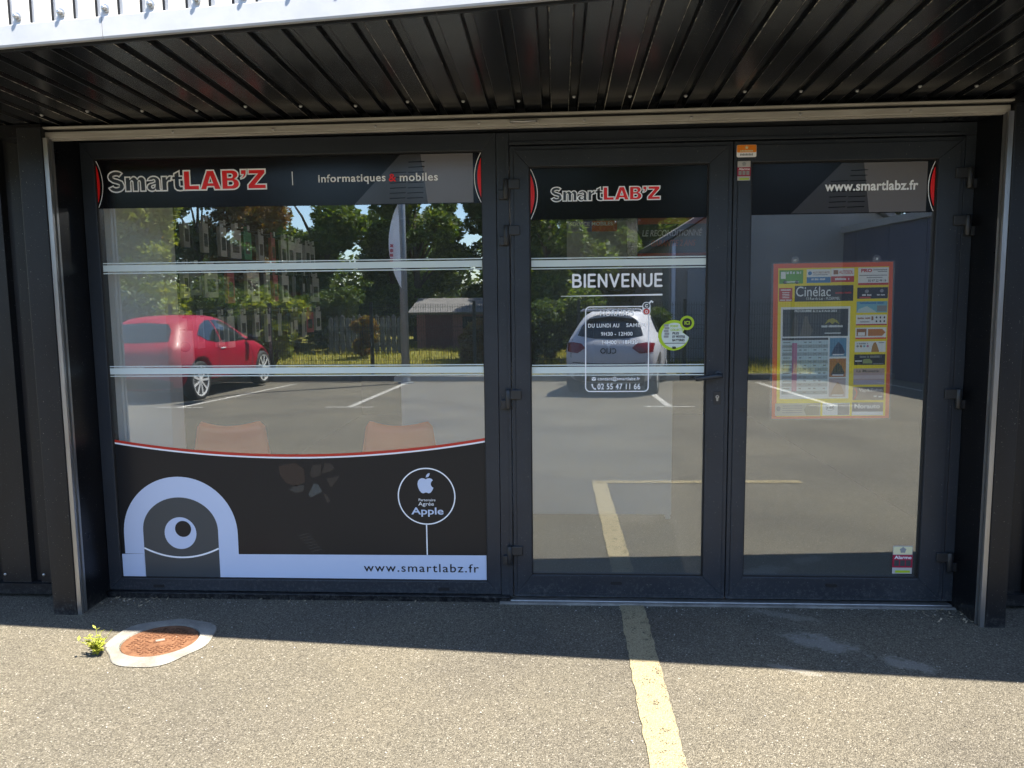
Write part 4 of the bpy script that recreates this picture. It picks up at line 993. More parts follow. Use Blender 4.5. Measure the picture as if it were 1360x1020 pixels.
# right-hand column of adverts
for y0, y1, mt, fn in ((385, 399.5, pK, 0), (403, 417.6, pT, 1), (420.5, 434, pW, 2), (437, 452, pW, 3), (455, 469, pW, 4), (472, 486, pK, 5), (490.5, 512, pc('rose', (0.50, 0.36, 0.33)), 6), (515, 532.4, pc('taupe', (0.16, 0.12, 0.12)), 7), (535.5, 552.7, pc('norgrey', (0.14, 0.15, 0.18)), 8)):
    x0, x1 = 1138.5 - (y0 - 400) * 0.022, 1177.5 - (y0 - 400) * 0.014
    g = prect('advert', x0, x1, y0, y1, mt, 2)
    if fn == 0:
        flat('advert_logo', arc(*pq(x0 + 12, y0 + 5), 0.009, 0.008, 0, 340, 16), PY - 0.0024, pGr, g); flat('advert_logo', arc(*pq(x0 + 31, y0 + 4.5), 0.008, 0.008, 0, 340, 16), PY - 0.0024, pGr, g)
        scrib(x0 + 5, x0 + 18, y0 + 8.5, y0 + 10.8, pW, 3, g); prect('advert_band', x0 + 3, x0 + 17, y0 + 12, y0 + 13.8, pR, 3, g); scrib(x0 + 25, x0 + 36, y0 + 9, y0 + 10.6, pW, 3, g)
    elif fn == 1:
        flat('advert_hill', [pq(x0, y1), pq(x0 + 3, y1 - 5), pq(x0 + 13, y1 - 8.5), pq(x0 + 22, y1 - 3), pq(x0 + 26, y1)], PY - 0.0024, pLt, g); prect('advert_house', x0 + 26, x1 - 1, y1 - 9, y1 - 1.5, pGr, 3, g); scrib(x0 + 4, x1 - 5, y0 + 0.8, y0 + 3.4, pB, 4, g)
    elif fn == 2:
        scrib(x0 + 2, x0 + 18, y0 + 3, y0 + 5.4, pBr, 3, g); prect('advert_line', x0 + 5, x0 + 17, y0 + 8.5, y0 + 9.6, pGr, 3, g); prect('advert_figure', x0 + 19.5, x0 + 22, y0 + 2, y0 + 7, pBr, 3, g)
        for i in range(6): flat('advert_dot', arc(*pq(x0 + 26 + 5 * (i % 3), y0 + 3.5 + 5 * (i // 3)), 0.004, 0.005, 0, 330, 10), PY - 0.0024, pDk, g)
        prect('advert_band', x0, x1, y1 - 1.6, y1, pR, 4, g)
    elif fn == 3:
        prect('advert_logo', x0 + 1.5, x0 + 14, y0 + 1.5, y0 + 11, pBr, 3, g); prect('advert_roof', x0 + 3, x0 + 12, y0 + 6, y0 + 10.5, pW, 4, g); flat('advert_arrow', [pq(*p) for p in [(x0 + 16, y0 + 2), (x0 + 34, y0 + 2), (x1 - 1, y0 + 6.5), (x0 + 34, y0 + 11), (x0 + 16, y0 + 11)]], PY - 0.0024, pc('amber', (0.55, 0.20, 0.04)), g); prect('advert_band', x0, x1, y1 - 2, y1, pO, 3, g)
    elif fn == 4:
        scrib(x0 + 2.5, x0 + 17, y0 + 1.8, y0 + 3.8, pGr, 3, g)
        for i in range(4): flat('advert_dot', arc(*pq(x0 + 3.5 + 4.3 * i, y0 + 6.3), 0.0055, 0.0055, 0, 330, 10), PY - 0.0024, (pGr, pBr, pT, pPk)[i], g)
        flat('advert_figure', [pq(*p) for p in [(x0 + 21, y1), (x0 + 22, y0 + 7), (x0 + 24, y0 + 2), (x0 + 26.5, y0 + 1), (x0 + 28, y0 + 4), (x0 + 31, y1 - 1.5), (x0 + 31, y1)]], PY - 0.0024, pc('ochre', (0.45, 0.22, 0.05)), g); prect('advert_line', x0 + 30, x1 - 2, y0 + 1.4, y0 + 2.4, pGr, 3, g)
    elif fn == 5:
        scrib(x0 + 7, x1 - 5, y0 + 1.5, y0 + 4.5, pGr, 3, g); flat('advert_van', [pq(*p) for p in [(x0 + 11, y0 + 12), (x0 + 11, y0 + 7), (x0 + 14, y0 + 6), (x0 + 20, y0 + 6), (x0 + 23, y0 + 9), (x0 + 23, y0 + 12)]], PY - 0.0024, pc('olive', (0.30, 0.36, 0.12)), g); prect('advert_line', x0 + 1, x0 + 10, y0 + 8, y0 + 9.4, pW, 3, g); prect('advert_line', x0 + 24, x1 - 2, y0 + 12, y0 + 13, pGr, 3, g)
    elif fn == 6:
        ptext('La Mouette', x0 + 4, x1 - 7, y0 + 1.6, y0 + 5, pDk, 3, g, 0.01); prect('advert_band', x0, x1, y0 + 9, y0 + 14, pc('palerose', (0.62, 0.50, 0.48)), 3, g); prect('advert_band', x0, x1, y0 + 15.5, y1, pc('lilac', (0.42, 0.36, 0.42)), 3, g)
    elif fn == 7:
        ptext("Vap&Zohm", x0 + 8, x1 - 2, y0 + 2.2, y0 + 7.2, pW, 3, g, 0.0); flat('advert_swirl', ribbon([pq(x0 + 3, y0 + 2), pq(x0 + 5.5, y0 + 7), pq(x0 + 4, y0 + 12), pq(x0 + 2, y1 - 1)], 0.006), PY - 0.0024, pR, g); prect('advert_line', x0 + 27, x0 + 31, y0 + 11.5, y0 + 13.5, pW, 3, g); prect('advert_line', x0 + 33, x1 - 2, y0 + 12, y0 + 14, pW, 3, g)
    else:
        ptext('Norauto', x0 + 3, x1 - 4, y0 + 2, y0 + 8, pW, 3, g, 0.04); prect('advert_band', x0, x1, y1 - 5, y1, pW, 3, g)
g = prect('advert', 1035.5, 1094.5, 536, 552.7, pc('sand', (0.55, 0.52, 0.40)), 2)
for k in range(4): prect('advert_line', 1045, 1071, 539 + 3 * k, 540 + 3 * k, pGr, 3, g)
flat('advert_logo', arc(*pq(1040, 543), 0.010, 0.012, 0, 340, 14), PY - 0.0024, pGr, g); flat('advert_picture', [pq(*p) for p in [(1076, 552), (1073, 545), (1077, 538), (1093.5, 537), (1093.5, 552)]], PY - 0.0024, pc('khaki', (0.32, 0.30, 0.20)), g)
g = prect('advert', 1097.5, 1132.5, 536, 552.5, pW, 2); flat('advert_logo', arc(*pq(1107, 542), 0.019, 0.016, 0, 352, 24), PY - 0.0024, pGr, g, holes=[arc(*pq(1107, 542), 0.017, 0.014, 0, 352, 24)]); scrib(1103, 1111, 540.5, 543.5, pGr, 3, g); prect('advert_picture', 1117, 1132, 537, 552, pGr, 3, g)
# clear sleeve and suction cups
M_CLEAR = pmat('clear_plastic', (0.8, 0.82, 0.82), 0.12); M_CLEAR.node_tree.nodes['Principled BSDF'].inputs['Alpha'].default_value = 0.16
def sleeve():
    a = [pq(1028.5, 558.5), pq(1186, 558.5), pq(1186, 350.5), pq(1028.5, 350.5)]
    b = [pq(1031.5, 556.5), pq(1183.5, 556.5), pq(1183.5, 352.5), pq(1031.5, 352.5)]
    mbx = MB()
    for k in range(4):
        mbx.add([(p[0], PY, p[1]) for p in (a[k], a[(k + 1) % 4], b[(k + 1) % 4], b[k])], [(0, 1, 2, 3)])
    mbx.build('clear_sleeve', M_CLEAR, po)
sleeve()
for px in (1058.5, 1162):
    x, z = pq(px, 348.5)
    cup = MB().lathe([(0.019, 0.0235), (0.0185, 0.026), (0.012, 0.030), (0.006, 0.033), (0.006, 0.041), (0.009, 0.043), (0.004, 0.045)], 20, 'y', (x, 0, z)).build('suction_cup', M_CLEAR, po, smooth=True)
    MB().lathe([(0.005, 0.0312), (0.0052, 0.0302), (0.004, 0.030)], 12, 'y', (x, -0.0066, z)).build('cup_centre', M_VWHITE, cup)

# ------------------------------------------------------------------ things on the forecourt
mh = thing('manhole_cover', (0.462, -0.508, 0), 'rusty round manhole cover set in a pale concrete ring', 'manhole cover')
ring_o = [((0.232 + 0.012 * math.sin(3 * a + 1) + 0.006 * math.sin(7 * a)) * math.cos(a) * 0.94, (0.232 + 0.012 * math.sin(3 * a + 1) + 0.006 * math.sin(7 * a)) * math.sin(a) * 1.02) for a in [2 * math.pi * k / 60 for k in range(60)]]
vs = [(x, y, 0.004) for x, y in ring_o] + [(x * 0.985, y * 0.985, 0.0075) for x, y in ring_o] + [(0.160 * math.cos(2 * math.pi * k / 60), 0.160 * math.sin(2 * math.pi * k / 60), 0.0085) for k in range(60)] + [(0.157 * math.cos(2 * math.pi * k / 60), 0.157 * math.sin(2 * math.pi * k / 60), -0.01) for k in range(60)]
fs = [(r * 60 + k, r * 60 + (k + 1) % 60, (r + 1) * 60 + (k + 1) % 60, (r + 1) * 60 + k) for r in range(3) for k in range(60)]
MB().add(vs, fs).build('concrete_ring', M_CONC, mh)
lid = MB().lathe([(0.1545, -0.02), (0.1545, 0.004), (0.152, 0.0055), (0.142, 0.0055), (0.140, 0.0035)], 60, 'z').build('lid', M_RUST, mh)
tp = MB()
for i in range(-6, 7):
    for j in range(-6, 7):
        x, y = i * 0.021 + (0.0105 if j % 2 else 0), j * 0.0205
        if math.hypot(x, y) > 0.128 or (abs(x) < 0.035 and abs(y) < 0.022) or (abs(y + 0.045) < 0.012 and abs(x) < 0.05): continue
        a = 0.7 if (i + j) % 2 else -0.7
        c, s_ = math.cos(a), math.sin(a)
        pts = [(x + c * u - s_ * v, y + s_ * u + c * v) for u, v in ((-0.008, -0.0025), (0.008, -0.0025), (0.008, 0.0025), (-0.008, 0.0025))]
        tp.prism(pts, 0.0030, 0.0062, axis='z')
o = tp.build('tread_pattern', M_RUST2, lid); o['kind'] = 'stuff'
box('lift_slot', -0.026, 0.026, -0.014, 0.014, 0.0033, 0.0068, M_RUST2, lid, bevel=0.002); box('lift_bar', -0.018, 0.018, -0.008, 0.008, 0.0069, 0.0085, M_CONC, lid)
mh.rotation_euler.z = 0.5

M_WEED = make_leaf('weed_leaf', (0.20, 0.24, 0.03), (0.30, 0.34, 0.05), (0.42, 0.42, 0.10), 0.35)
wd = thing('weed', (0.268, -0.648, 0.004), 'tuft of yellow-green weed growing beside the manhole ring', 'weed')
rw = random.Random(3)
st_, lf = MB(), MB()
for k in range(26):
    a = rw.uniform(0, 6.28); ln = rw.uniform(0.03, 0.10); sp = rw.uniform(0.2, 0.9)
    pts = [Vector((0, 0, 0)), Vector((math.cos(a) * ln * sp * 0.4, math.sin(a) * ln * sp * 0.4, ln * 0.55)), Vector((math.cos(a) * ln * sp, math.sin(a) * ln * sp, ln))]
    st_.tube([(p.x, p.y, p.z) for p in pts], [0.0016, 0.0012, 0.0007], 5)
    for q in range(rw.randint(5, 8)):
        t = rw.uniform(0.2, 1.0); p = pts[0].lerp(pts[1], t * 2) if t < 0.5 else pts[1].lerp(pts[2], t * 2 - 1)
        b = rw.uniform(0, 6.28); l = rw.uniform(0.014, 0.026); w = l * 0.28; el = rw.uniform(-0.2, 0.8)
        d = Vector((math.cos(b) * math.cos(el), math.sin(b) * math.cos(el), math.sin(el))); sd = d.cross(Vector((0, 0, 1))).normalized()
        lf.add([p, p + d * l * 0.5 + sd * w, p + d * l, p + d * l * 0.5 - sd * w], [(0, 1, 2), (0, 2, 3)])
st_.build('stem', M_WEED, wd); lo_ = lf.build('leaves', M_WEED, wd); lo_['kind'] = 'stuff'

# loose grit and dry leaf bits along the shopfront
gr = MB(); rg = random.Random(5)
for k in range(420):
    if k < 170: x, y = rg.uniform(-0.05, 4.0), -abs(rg.gauss(0, 0.05)) - 0.055
    else: x, y = rg.uniform(-0.7, 4.6), -rg.uniform(0.06, 1.5)
    if -0.22 < x < -0.06 and y > -0.26: continue
    if 4.0 < x < 4.16 and y > -0.26: continue
    r = rg.uniform(0.0015, 0.0042); q = [rg.uniform(0.7, 1.3) for _ in range(6)]
    gr.add([(x + r * q[0], y, r * 0.7), (x, y + r * q[1], r * 0.7), (x - r * q[2], y, r * 0.7), (x, y - r * q[3], r * 0.7), (x, y, r * 1.5 * q[4]), (x, y, 0)],
           [(0, 1, 4), (1, 2, 4), (2, 3, 4), (3, 0, 4), (1, 0, 5), (2, 1, 5), (3, 2, 5), (0, 3, 5)])
M_GRIT = pmat('grit', (0.34, 0.325, 0.30), 0.9)
tag(gr.build('gravel', M_GRIT), 'loose pale grit scattered on the asphalt by the shopfront', 'gravel', kind='stuff')
dl = MB()
for k in range(70):
    x, y = (rg.uniform(-0.06, 0.25), rg.uniform(-0.17, -0.03)) if k < 25 else ((rg.uniform(3.85, 4.03), rg.uniform(-0.2, -0.05)) if k < 55 else (rg.uniform(0.2, 1.9), rg.uniform(-0.07, -0.03)))
    a, l, w = rg.uniform(0, 6.28), rg.uniform(0.008, 0.03), rg.uniform(0.001, 0.004)
    c, s_ = math.cos(a), math.sin(a); z = 0.004
    dl.add([(x - c * l / 2, y - s_ * l / 2, z), (x - s_ * w, y + c * w, z + rg.uniform(0, 0.008)), (x + c * l / 2, y + s_ * l / 2, z + rg.uniform(0, 0.01)), (x + s_ * w, y - c * w, z)], [(0, 1, 2), (0, 2, 3)])
tag(dl.build('dry_litter', pmat('dry_litter', (0.30, 0.25, 0.17), 0.9)), 'dry grass bits and leaf litter gathered at the foot of the doors', 'litter', kind='stuff')

# ------------------------------------------------------------------ inside the shop
M_CHAIR = pmat('orange_shell', (0.95, 0.13, 0.012), 0.4); M_WOODL = weathered('beech_leg', (0.36, 0.24, 0.13), (0.45, 0.31, 0.18), 12, 0.5, 0.6)
def chair(x, y, rz, label):
    t = thing('tub_chair', (x, y, 0.012), label, 'chair', rz=rz)
    # shell back, seen from behind: dipped top edge, curved in plan
    n, m_ = 16, 8; vs = []
    for j in range(m_ + 1):
        for i in range(n + 1):
            u = i / n * 2 - 1; h = 0.44 + (0.868 - 0.44 + 0.012 * math.cos(u * 3.1) * -1.0) * j / m_
            top = 0.790 + 0.014 * (u * u) * 2 - 0.10 * max(0, abs(u) - 0.82) ** 2 * 12
            h = 0.44 + (top - 0.44) * j / m_
            wd_ = 0.235 - 0.055 * (j / m_)
            vs.append((wd_ * u, 0.05 * u * u - 0.17 - 0.05 * j / m_ * -0.3, h))
    nn = len(vs); vs += [(x_, y_ + 0.014, z_) for x_, y_, z_ in vs]
    fs = []
    for j in range(m_):
        for i in range(n):
            a = j * (n + 1) + i; fs += [(a, a + 1, a + n + 2, a + n + 1), (nn + a, nn + a + n + 1, nn + a + n + 2, nn + a + 1)]
    for i in range(n): a = m_ * (n + 1) + i; fs += [(a, a + 1, nn + a + 1, nn + a)]
    for j in range(m_):
        a = j * (n + 1); b = a + n; fs += [(a, a + n + 1, nn + a + n + 1, nn + a), (b, nn + b, nn + b + n + 1, b + n + 1)]
    MB().add(vs, fs).build('backrest', M_CHAIR, t, smooth=True)
    MB().prism(rrect(-0.23, 0.23, -0.16, 0.24, 0.08), 0.42, 0.455, axis='z').build('seat', M_CHAIR, t, bevel=0.012)
    for sx in (-1, 1):
        for sy in (-0.12, 0.18):
            MB().tube([(sx * 0.15, sy, 0.42), (sx * 0.21, sy * 1.25, 0.0)], [0.016, 0.010], 8).build('leg', M_WOODL, t)
    return t
chair(0.42, 0.50, 0.06, 'orange shell chair behind the window, next to the pale pier')
chair(1.345, 0.50, -0.04, 'orange shell chair behind the window, in front of the white desk')
M_DESK = pmat('white_laminate', (0.66, 0.68, 0.67), 0.35)
dk = thing('desk', (1.9, 1.4, 0), 'white counter desk behind the window and door glass', 'desk'); dk.location = (0, 0, 0)
box('front_panel', 1.16, 2.92, 1.35, 1.38, 0.05, 0.93, M_DESK, dk); box('desktop', 1.12, 2.96, 1.33, 2.0, 0.931, 0.965, M_DESK, dk, bevel=0.004)
box('side_panel', 1.16, 1.19, 1.381, 1.98, 0.012, 0.93, M_DESK, dk); box('side_panel', 2.89, 2.92, 1.381, 1.98, 0.012, 0.93, M_DESK, dk)
mug = thing('price_stand', (1.92, 1.52, 0.966), 'small clear display stand with a white cable on the desk', 'display stand')
box('card', -0.035, 0.035, -0.01, 0.01, 0, 0.085, M_DESK, mug); MB().tube([(-0.035, 0, 0.06), (-0.09, 0, 0.075), (-0.13, 0, 0.05), (-0.12, 0, 0.02), (-0.08, 0, 0.012)], 0.006, 8).build('cable', M_DESK, mug, smooth=True)
# packs on pegs along the side wall
M_PACK = [pmat('pack_%d' % i, c, 0.35) for i, c in enumerate(((0.72, 0.72, 0.70), (0.60, 0.61, 0.60), (0.70, 0.71, 0.69), (0.08, 0.08, 0.09), (0.55, 0.13, 0.16), (0.05, 0.33, 0.18), (0.50, 0.40, 0.08), (0.30, 0.32, 0.36)))]
rp_ = random.Random(11)
ORD = ['first', 'second', 'third', 'fourth', 'fifth', 'sixth', 'seventh', 'eighth', 'ninth', 'tenth', 'eleventh', 'twelfth', 'thirteenth', 'fourteenth', 'fifteenth', 'sixteenth', 'seventeenth', 'eighteenth']
names = ['white', 'pale grey', 'off-white', 'black', 'pink-red', 'green-edged', 'yellow', 'slate-blue']
for z, row in ((1.98, 'top'), (1.68, 'middle'), (1.36, 'bottom')):
    y = 0.95; k = 0
    while y < 3.9:
        i = rp_.choice((0, 0, 1, 1, 2, 2, 3, 4, 7)); h = rp_.uniform(0.16, 0.23); w = rp_.uniform(0.08, 0.12)
        if row == 'middle' and k == 4: i = 4
        if row == 'top' and k == 5: i = 5
        t = thing('hanging_pack', (-0.305, y, z), '%s pack, %s from the pale pier in the %s row of pegs' % (names[i], ORD[k], row), 'pack', group='packs on the peg wall', rz=rp_.uniform(-0.35, 0.35))
        MB().tube([(0.0, 0, 0.03), (0.16, 0, 0.03), (0.165, 0, 0.04)], 0.003, 6).build('peg', M_ALU, t)
        b_ = MB().box(0.135, 0.16, -w / 2, w / 2, -h, 0.0).box(0.146, 0.149, -w / 4, w / 4, 0.0, 0.045).build('carton', M_PACK[i], t)
        MB().box(0.1605, 0.1615, -w * 0.3, w * 0.3, -h * 0.8, -h * 0.35).build('printed_window', M_PACK[3 if i != 3 else 0], b_)
        MB().box(0.17, 0.1715, -0.016, 0.016, 0.012, 0.05).build('price_tag', M_PACK[0], t)
        y += rp_.uniform(0.17, 0.30); k += 1
# big headphone pack nearer the glass
t = thing('hanging_pack', (0.0, 0.60, 1.30), 'large white headphone pack hanging beside the pale pier', 'pack', rz=0.2)
bb = MB().box(0.04, 0.13, 0.0, 0.03, -0.19, 0.0).build('carton', M_PACK[0], t)
MB().lathe([(0.030, 0), (0.030, -0.004), (0.018, -0.005), (0.017, -0.002)], 20, 'y', (0.09, -0.001, -0.09)).build('printed_headphone', M_PACK[7], bb)
# wall signs at the back
sg = thing('wall_sign', (0, 0, 0), 'black sign with orange top reading LE RECONDITIONNÉ on the back wall', 'sign')
box('board', 2.96, 3.62, 3.95, 3.98, 1.86, 2.22, pmat('sign_black', (0.02, 0.02, 0.02), 0.4), sg); box('top_band', 2.96, 3.62, 3.943, 3.949, 2.16, 2.22, pmat('sign_orange', (0.65, 0.10, 0.02), 0.4), sg); box('bottom_band', 2.96, 3.62, 3.943, 3.949, 1.86, 1.885, pmat('sign_orange', (0.65, 0.10, 0.02), 0.4), sg)
text('sign_lettering', 'LE RECONDITIONNÉ', 3.0, 3.56, 2.045, 2.12, 3.944, M_VWHITE, sg, offset=0.02, shear=0.15); text('sign_lettering', 'GARANTIE 2 ANS', 3.08, 3.50, 1.95, 2.01, 3.944, MATS['sign_orange'], sg, offset=0.02, shear=0.15)
box('support_post', 3.20, 3.26, 3.985, 4.03, 0.012, 2.2, M_IDARK, sg)
sg2 = thing('wall_sign', (0, 0, 0), 'grey sign with purple and orange head reading SERVICE MOBILES on the back wall', 'sign')
box('board', 2.28, 2.86, 3.95, 3.98, 1.80, 2.20, M_GREY_I, sg2); box('purple_band', 2.28, 2.52, 3.943, 3.949, 2.10, 2.20, pmat('sign_purple', (0.14, 0.10, 0.34), 0.4), sg2); box('orange_band', 2.521, 2.76, 3.943, 3.949, 2.10, 2.20, MATS['sign_orange'], sg2)
text('sign_lettering', 'SERVICE MOBILES', 2.31, 2.72, 2.155, 2.19, 3.941, M_VWHITE, sg2, offset=0.02); box('printed_picture', 2.66, 2.85, 3.943, 3.949, 1.82, 2.06, pmat('sign_pale', (0.4, 0.42, 0.42), 0.4), sg2); box('support_post', 2.54, 2.60, 3.985, 4.03, 0.012, 2.2, M_IDARK, sg2)
# lit ceiling spot, then an added second one
lp = thing('ceiling_lamp', (3.22, 5.6, 2.46), 'small lit round ceiling lamp near the back wall of the shop', 'lamp')
MB().lathe([(0.07, 0.0), (0.07, -0.02), (0.055, -0.022)], 20, 'z').build('housing', M_VWHITE, lp); MB().lathe([(0.052, -0.023), (0.050, -0.027)], 20, 'z').build('diffuser', pmat('lamp_glow', (1, 1, 1), 0.5, emit=(1, 0.95, 0.88), estr=110.0), lp)
fill_lamp = copy_tree(lp); fill_lamp.location = (1.5, 2.5, 2.46); fill_lamp['label'] = 'added fill lamp brightening the room above the white desk'  # extra lamp copy, added to brighten the packs and the room

# ------------------------------------------------------------------ cars in the car park (seen in the glass)
def car_body_mesh(prof):
    """stacked plan contours from sill to roof; prof[k] = list of (x, y, z) from rear centre round one side to front centre"""
    K, J = len(prof), len(prof[0])
    vs, idx = [], {}
    for k in range(K):
        for j in range(J):
            x, y, z = prof[k][j]
            idx[(k, j, 1)] = len(vs); vs.append((x, y, z))
            if j in (0, J - 1): idx[(k, j, -1)] = idx[(k, j, 1)]
            else: idx[(k, j, -1)] = len(vs); vs.append((x, -y, z))
    fs = []
    for s in (1, -1):
        for k in range(K - 1):
            for j in range(J - 1):
                q = (idx[(k, j, s)], idx[(k, j + 1, s)], idx[(k + 1, j + 1, s)], idx[(k + 1, j, s)])
                fs.append(q if s > 0 else q[::-1])
    for k in (0, K - 1):
        for j in range(J - 1):
            q = [idx[(k, j, 1)], idx[(k, j + 1, 1)], idx[(k, j + 1, -1)], idx[(k, j, -1)]]
            q = list(dict.fromkeys(q)); fs.append(tuple(q))
    return vs, fs
def hatch_profile(L, W, H, rear_rake=0.32, nose=0.76, haunch=0.0):
    a, w, h = L / 4.06, W / 1.73, H / 1.45
    z = lambda lst: [v * h for v in lst]
    P = [([(.28, 0), (.28, .40), (.34, .66), (.7, .74), (1.4, .76), (2.1, .76), (2.8, .76), (3.3, .74), (3.7, .64), (3.85, .40), (3.88, 0)], z([.20] * 11)),
         ([(.05, 0), (.07, .45), (.17, .76), (.62, .845), (1.4, .835), (2.1, .825), (2.8, .835), (3.35, .845), (3.80, .74), (3.99, .45), (4.04, 0)], z([.32] * 11)),
         ([(0, 0), (.02, .46), (.11, .79), (.6, .872 + haunch), (1.4, .86), (2.1, .85), (2.8, .862), (3.35, .872), (3.80, .76), (4.01, .46), (4.06, 0)], z([.58] * 11)),
         ([(.05, 0), (.065, .46), (.14, .755), (.6, .855 + haunch), (1.4, .85), (2.1, .842), (2.8, .842), (3.3, .81), (3.66, .70), (3.88, .42), (3.94, 0)], z([.86, .86, .88, .91, .90, .88, .86, .84, nose + .02, nose, nose])),
         ([(.16, 0), (.175, .45), (.25, .675), (.68, .785 + haunch * .5), (1.4, .80), (2.1, .79), (2.74, .765), (2.95, .69), (3.06, .55), (3.13, .33), (3.16, 0)], z([1.0, 1.0, 1.01, 1.02, .99, .96, .94, .955, .965, .975, .98])),
         ([(.16 + rear_rake, 0), (.17 + rear_rake, .36), (.24 + rear_rake, .515), (.85, .60), (1.4, .62), (1.9, .605), (2.16, .56), (2.22, .50), (2.26, .42), (2.29, .24), (2.30, 0)], z([1.37, 1.365, 1.355, 1.38, 1.41, 1.41, 1.375, 1.36, 1.36, 1.36, 1.365])),
         ([(.30 + rear_rake, 0), (.31 + rear_rake, .20), (.36 + rear_rake, .31), (.92, .36), (1.4, .38), (1.8, .37), (2.02, .32), (2.05, .27), (2.07, .2), (2.09, .1), (2.10, 0)], z([1.435, 1.433, 1.43, 1.45, 1.465, 1.465, 1.44, 1.435, 1.435, 1.435, 1.437]))]
    return [[(x * a, y * w, zz) for (x, y), zz in zip(xy, zs)] for xy, zs in P]
def eval_mesh(o):
    dg = bpy.context.evaluated_depsgraph_get(); return bpy.data.meshes.new_from_object(o.evaluated_get(dg))
M_TYRE = pmat('tyre', (0.018, 0.018, 0.018), 0.8); M_CGLASS = pmat('car_glass', (0.012, 0.016, 0.018), 0.03, 0, 0.8); M_TRIM = pmat('car_trim', (0.015, 0.015, 0.016), 0.5); M_CHROME = pmat('rim_silver', (0.70, 0.71, 0.72), 0.3, 0.35); M_TAIL = pmat('tail_light', (0.16, 0.004, 0.008), 0.08, 0, 0.7); M_HEAD = pmat('head_light', (0.75, 0.77, 0.78), 0.06, 0.2); M_PLATE = pmat('number_plate', (0.72, 0.72, 0.70), 0.4)
def make_car(name, label, loc, rz, L, W, H, paint, spec):
    t = thing(name, loc, label, 'car', rz=rz)
    vs, fs = car_body_mesh(hatch_profile(L, W, H, spec['rake'], spec.get('nose', .76), spec.get('haunch', 0)))
    o = MB().add(vs, fs).build('body', paint)
    md = o.modifiers.new('s', 'SUBSURF'); md.levels = md.render_levels = 3
    wx, wr = (0.74 * L / 4.06, 3.24 * L / 4.06), 0.325
    cutters = []
    for x in wx:
        c = MB().lathe([(wr + 0.045, -W), (wr + 0.045, W)], 32, 'y', (x, 0, wr + 0.015)).build('cut', M_TRIM); cutters.append(c)
        bo = o.modifiers.new('b', 'BOOLEAN'); bo.object = c; bo.operation = 'DIFFERENCE'; bo.solver = 'EXACT'
    full = eval_mesh(o)
    for md in list(o.modifiers)[1:]: o.modifiers.remove(md)
    solid = eval_mesh(o); bvh = BVHTree.FromPolygons([v.co for v in solid.vertices], [p.vertices for p in solid.polygons])
    o.modifiers.clear(); o.data = full; full.materials.clear(); full.materials.append(paint); full.polygons.foreach_set('material_index', [0] * len(full.polygons)); full.polygons.foreach_set('use_smooth', [True] * len(full.polygons))
    for c in cutters: bpy.data.objects.remove(c)
    o.parent = t; body = o
    box('underbody', 0.30, L - 0.35, -W * 0.36, W * 0.36, 0.17, 0.55, M_TRIM, t)
    def patch(pname, pts, view, mat, parent, off=0.005, mirror=False, sub=4):
        """outline in the side (x,z), rear or front (y,z) view laid on the body surface"""
        for sgn in ((1, -1) if mirror else (1,)):
            bm = bmesh.new()
            vv = [bm.verts.new((p[0], p[1], 0)) for p in pts]; bm.faces.new(vv); bmesh.ops.triangulate(bm, faces=bm.faces)
            for _ in range(sub): bmesh.ops.subdivide_edges(bm, edges=[e for e in bm.edges if e.calc_length() > 0.05], cuts=1, use_grid_fill=True)
            bmesh.ops.triangulate(bm, faces=bm.faces)
            for v in bm.verts:
                a, b = v.co.x, v.co.y
                if view == 'side': org, d = Vector((a, 3 * sgn, b)), Vector((0, -sgn, 0))
                elif view == 'rear': org, d = Vector((-3, a * sgn, b)), Vector((1, 0, 0))
                else: org, d = Vector((L + 3, a * sgn, b)), Vector((-1, 0, 0))
                hit, nrm, _, _ = bvh.ray_cast(org, d)
                if hit is None: hit, nrm, _, _ = bvh.find_nearest(Vector((a, W / 2 * sgn, b)) if view == 'side' else Vector((0 if view == 'rear' else L, a * sgn, b)))
                if nrm.dot(d) > 0: nrm = -nrm
                v.co = hit + nrm * off
            bmesh.ops.recalc_face_normals(bm, faces=bm.faces)
            me = bpy.data.meshes.new(pname); bm.to_mesh(me); bm.free(); me.materials.append(mat); me.polygons.foreach_set('use_smooth', [True] * len(me.polygons))
            po_ = bpy.data.objects.new(pname, me); C.objects.link(po_); po_.parent = parent
        return po_
    a, h, w = L / 4.06, H / 1.45, W / 1.73
    for nm, pts in spec['side']: patch(nm, [(x * a, z * h) for x, z in pts], 'side', M_CGLASS, t, mirror=True)
    rwnd = patch('rear_window', [(y * w, z * h) for y, z in spec['rear']], 'rear', M_CGLASS, t)
    patch('windscreen', [(y * w, z * h) for y, z in ((-.60, 1.02), (.60, 1.02), (.50, 1.33), (-.50, 1.33))], 'front', M_CGLASS, t)
    patch('tail_light', [(y * w, z * h) for y, z in spec['tail']], 'rear', M_TAIL, t, 0.008, True)
    patch('head_light', [(y * w, z * h) for y, z in ((.38, .66), (.70, .70), (.66, .80), (.45, .74))], 'front', M_HEAD, t, 0.006, True)
    patch('lower_bumper', [(y * w, z * h) for y, z in ((-.62, .26), (.62, .26), (.66, .38), (.45, .44), (-.45, .44), (-.66, .38))], 'rear', M_TRIM, t, 0.006)
    patch('grille', [(y * w, z * h) for y, z in ((-.45, .34), (.45, .34), (.40, .50), (-.40, .50))], 'front', M_TRIM, t, 0.006)
    patch('sill_trim', [(x * a, z * h) for x, z in ((1.12, .27), (2.86, .27), (2.86, .33), (1.12, .33))], 'side', M_TRIM, t, 0.004, True)
    for nm, pts in spec['seams']: patch(nm, [(x * a, z * h) for x, z in ribbon(pts, 0.012)], 'side', M_TRIM, t, 0.003, True, sub=2)
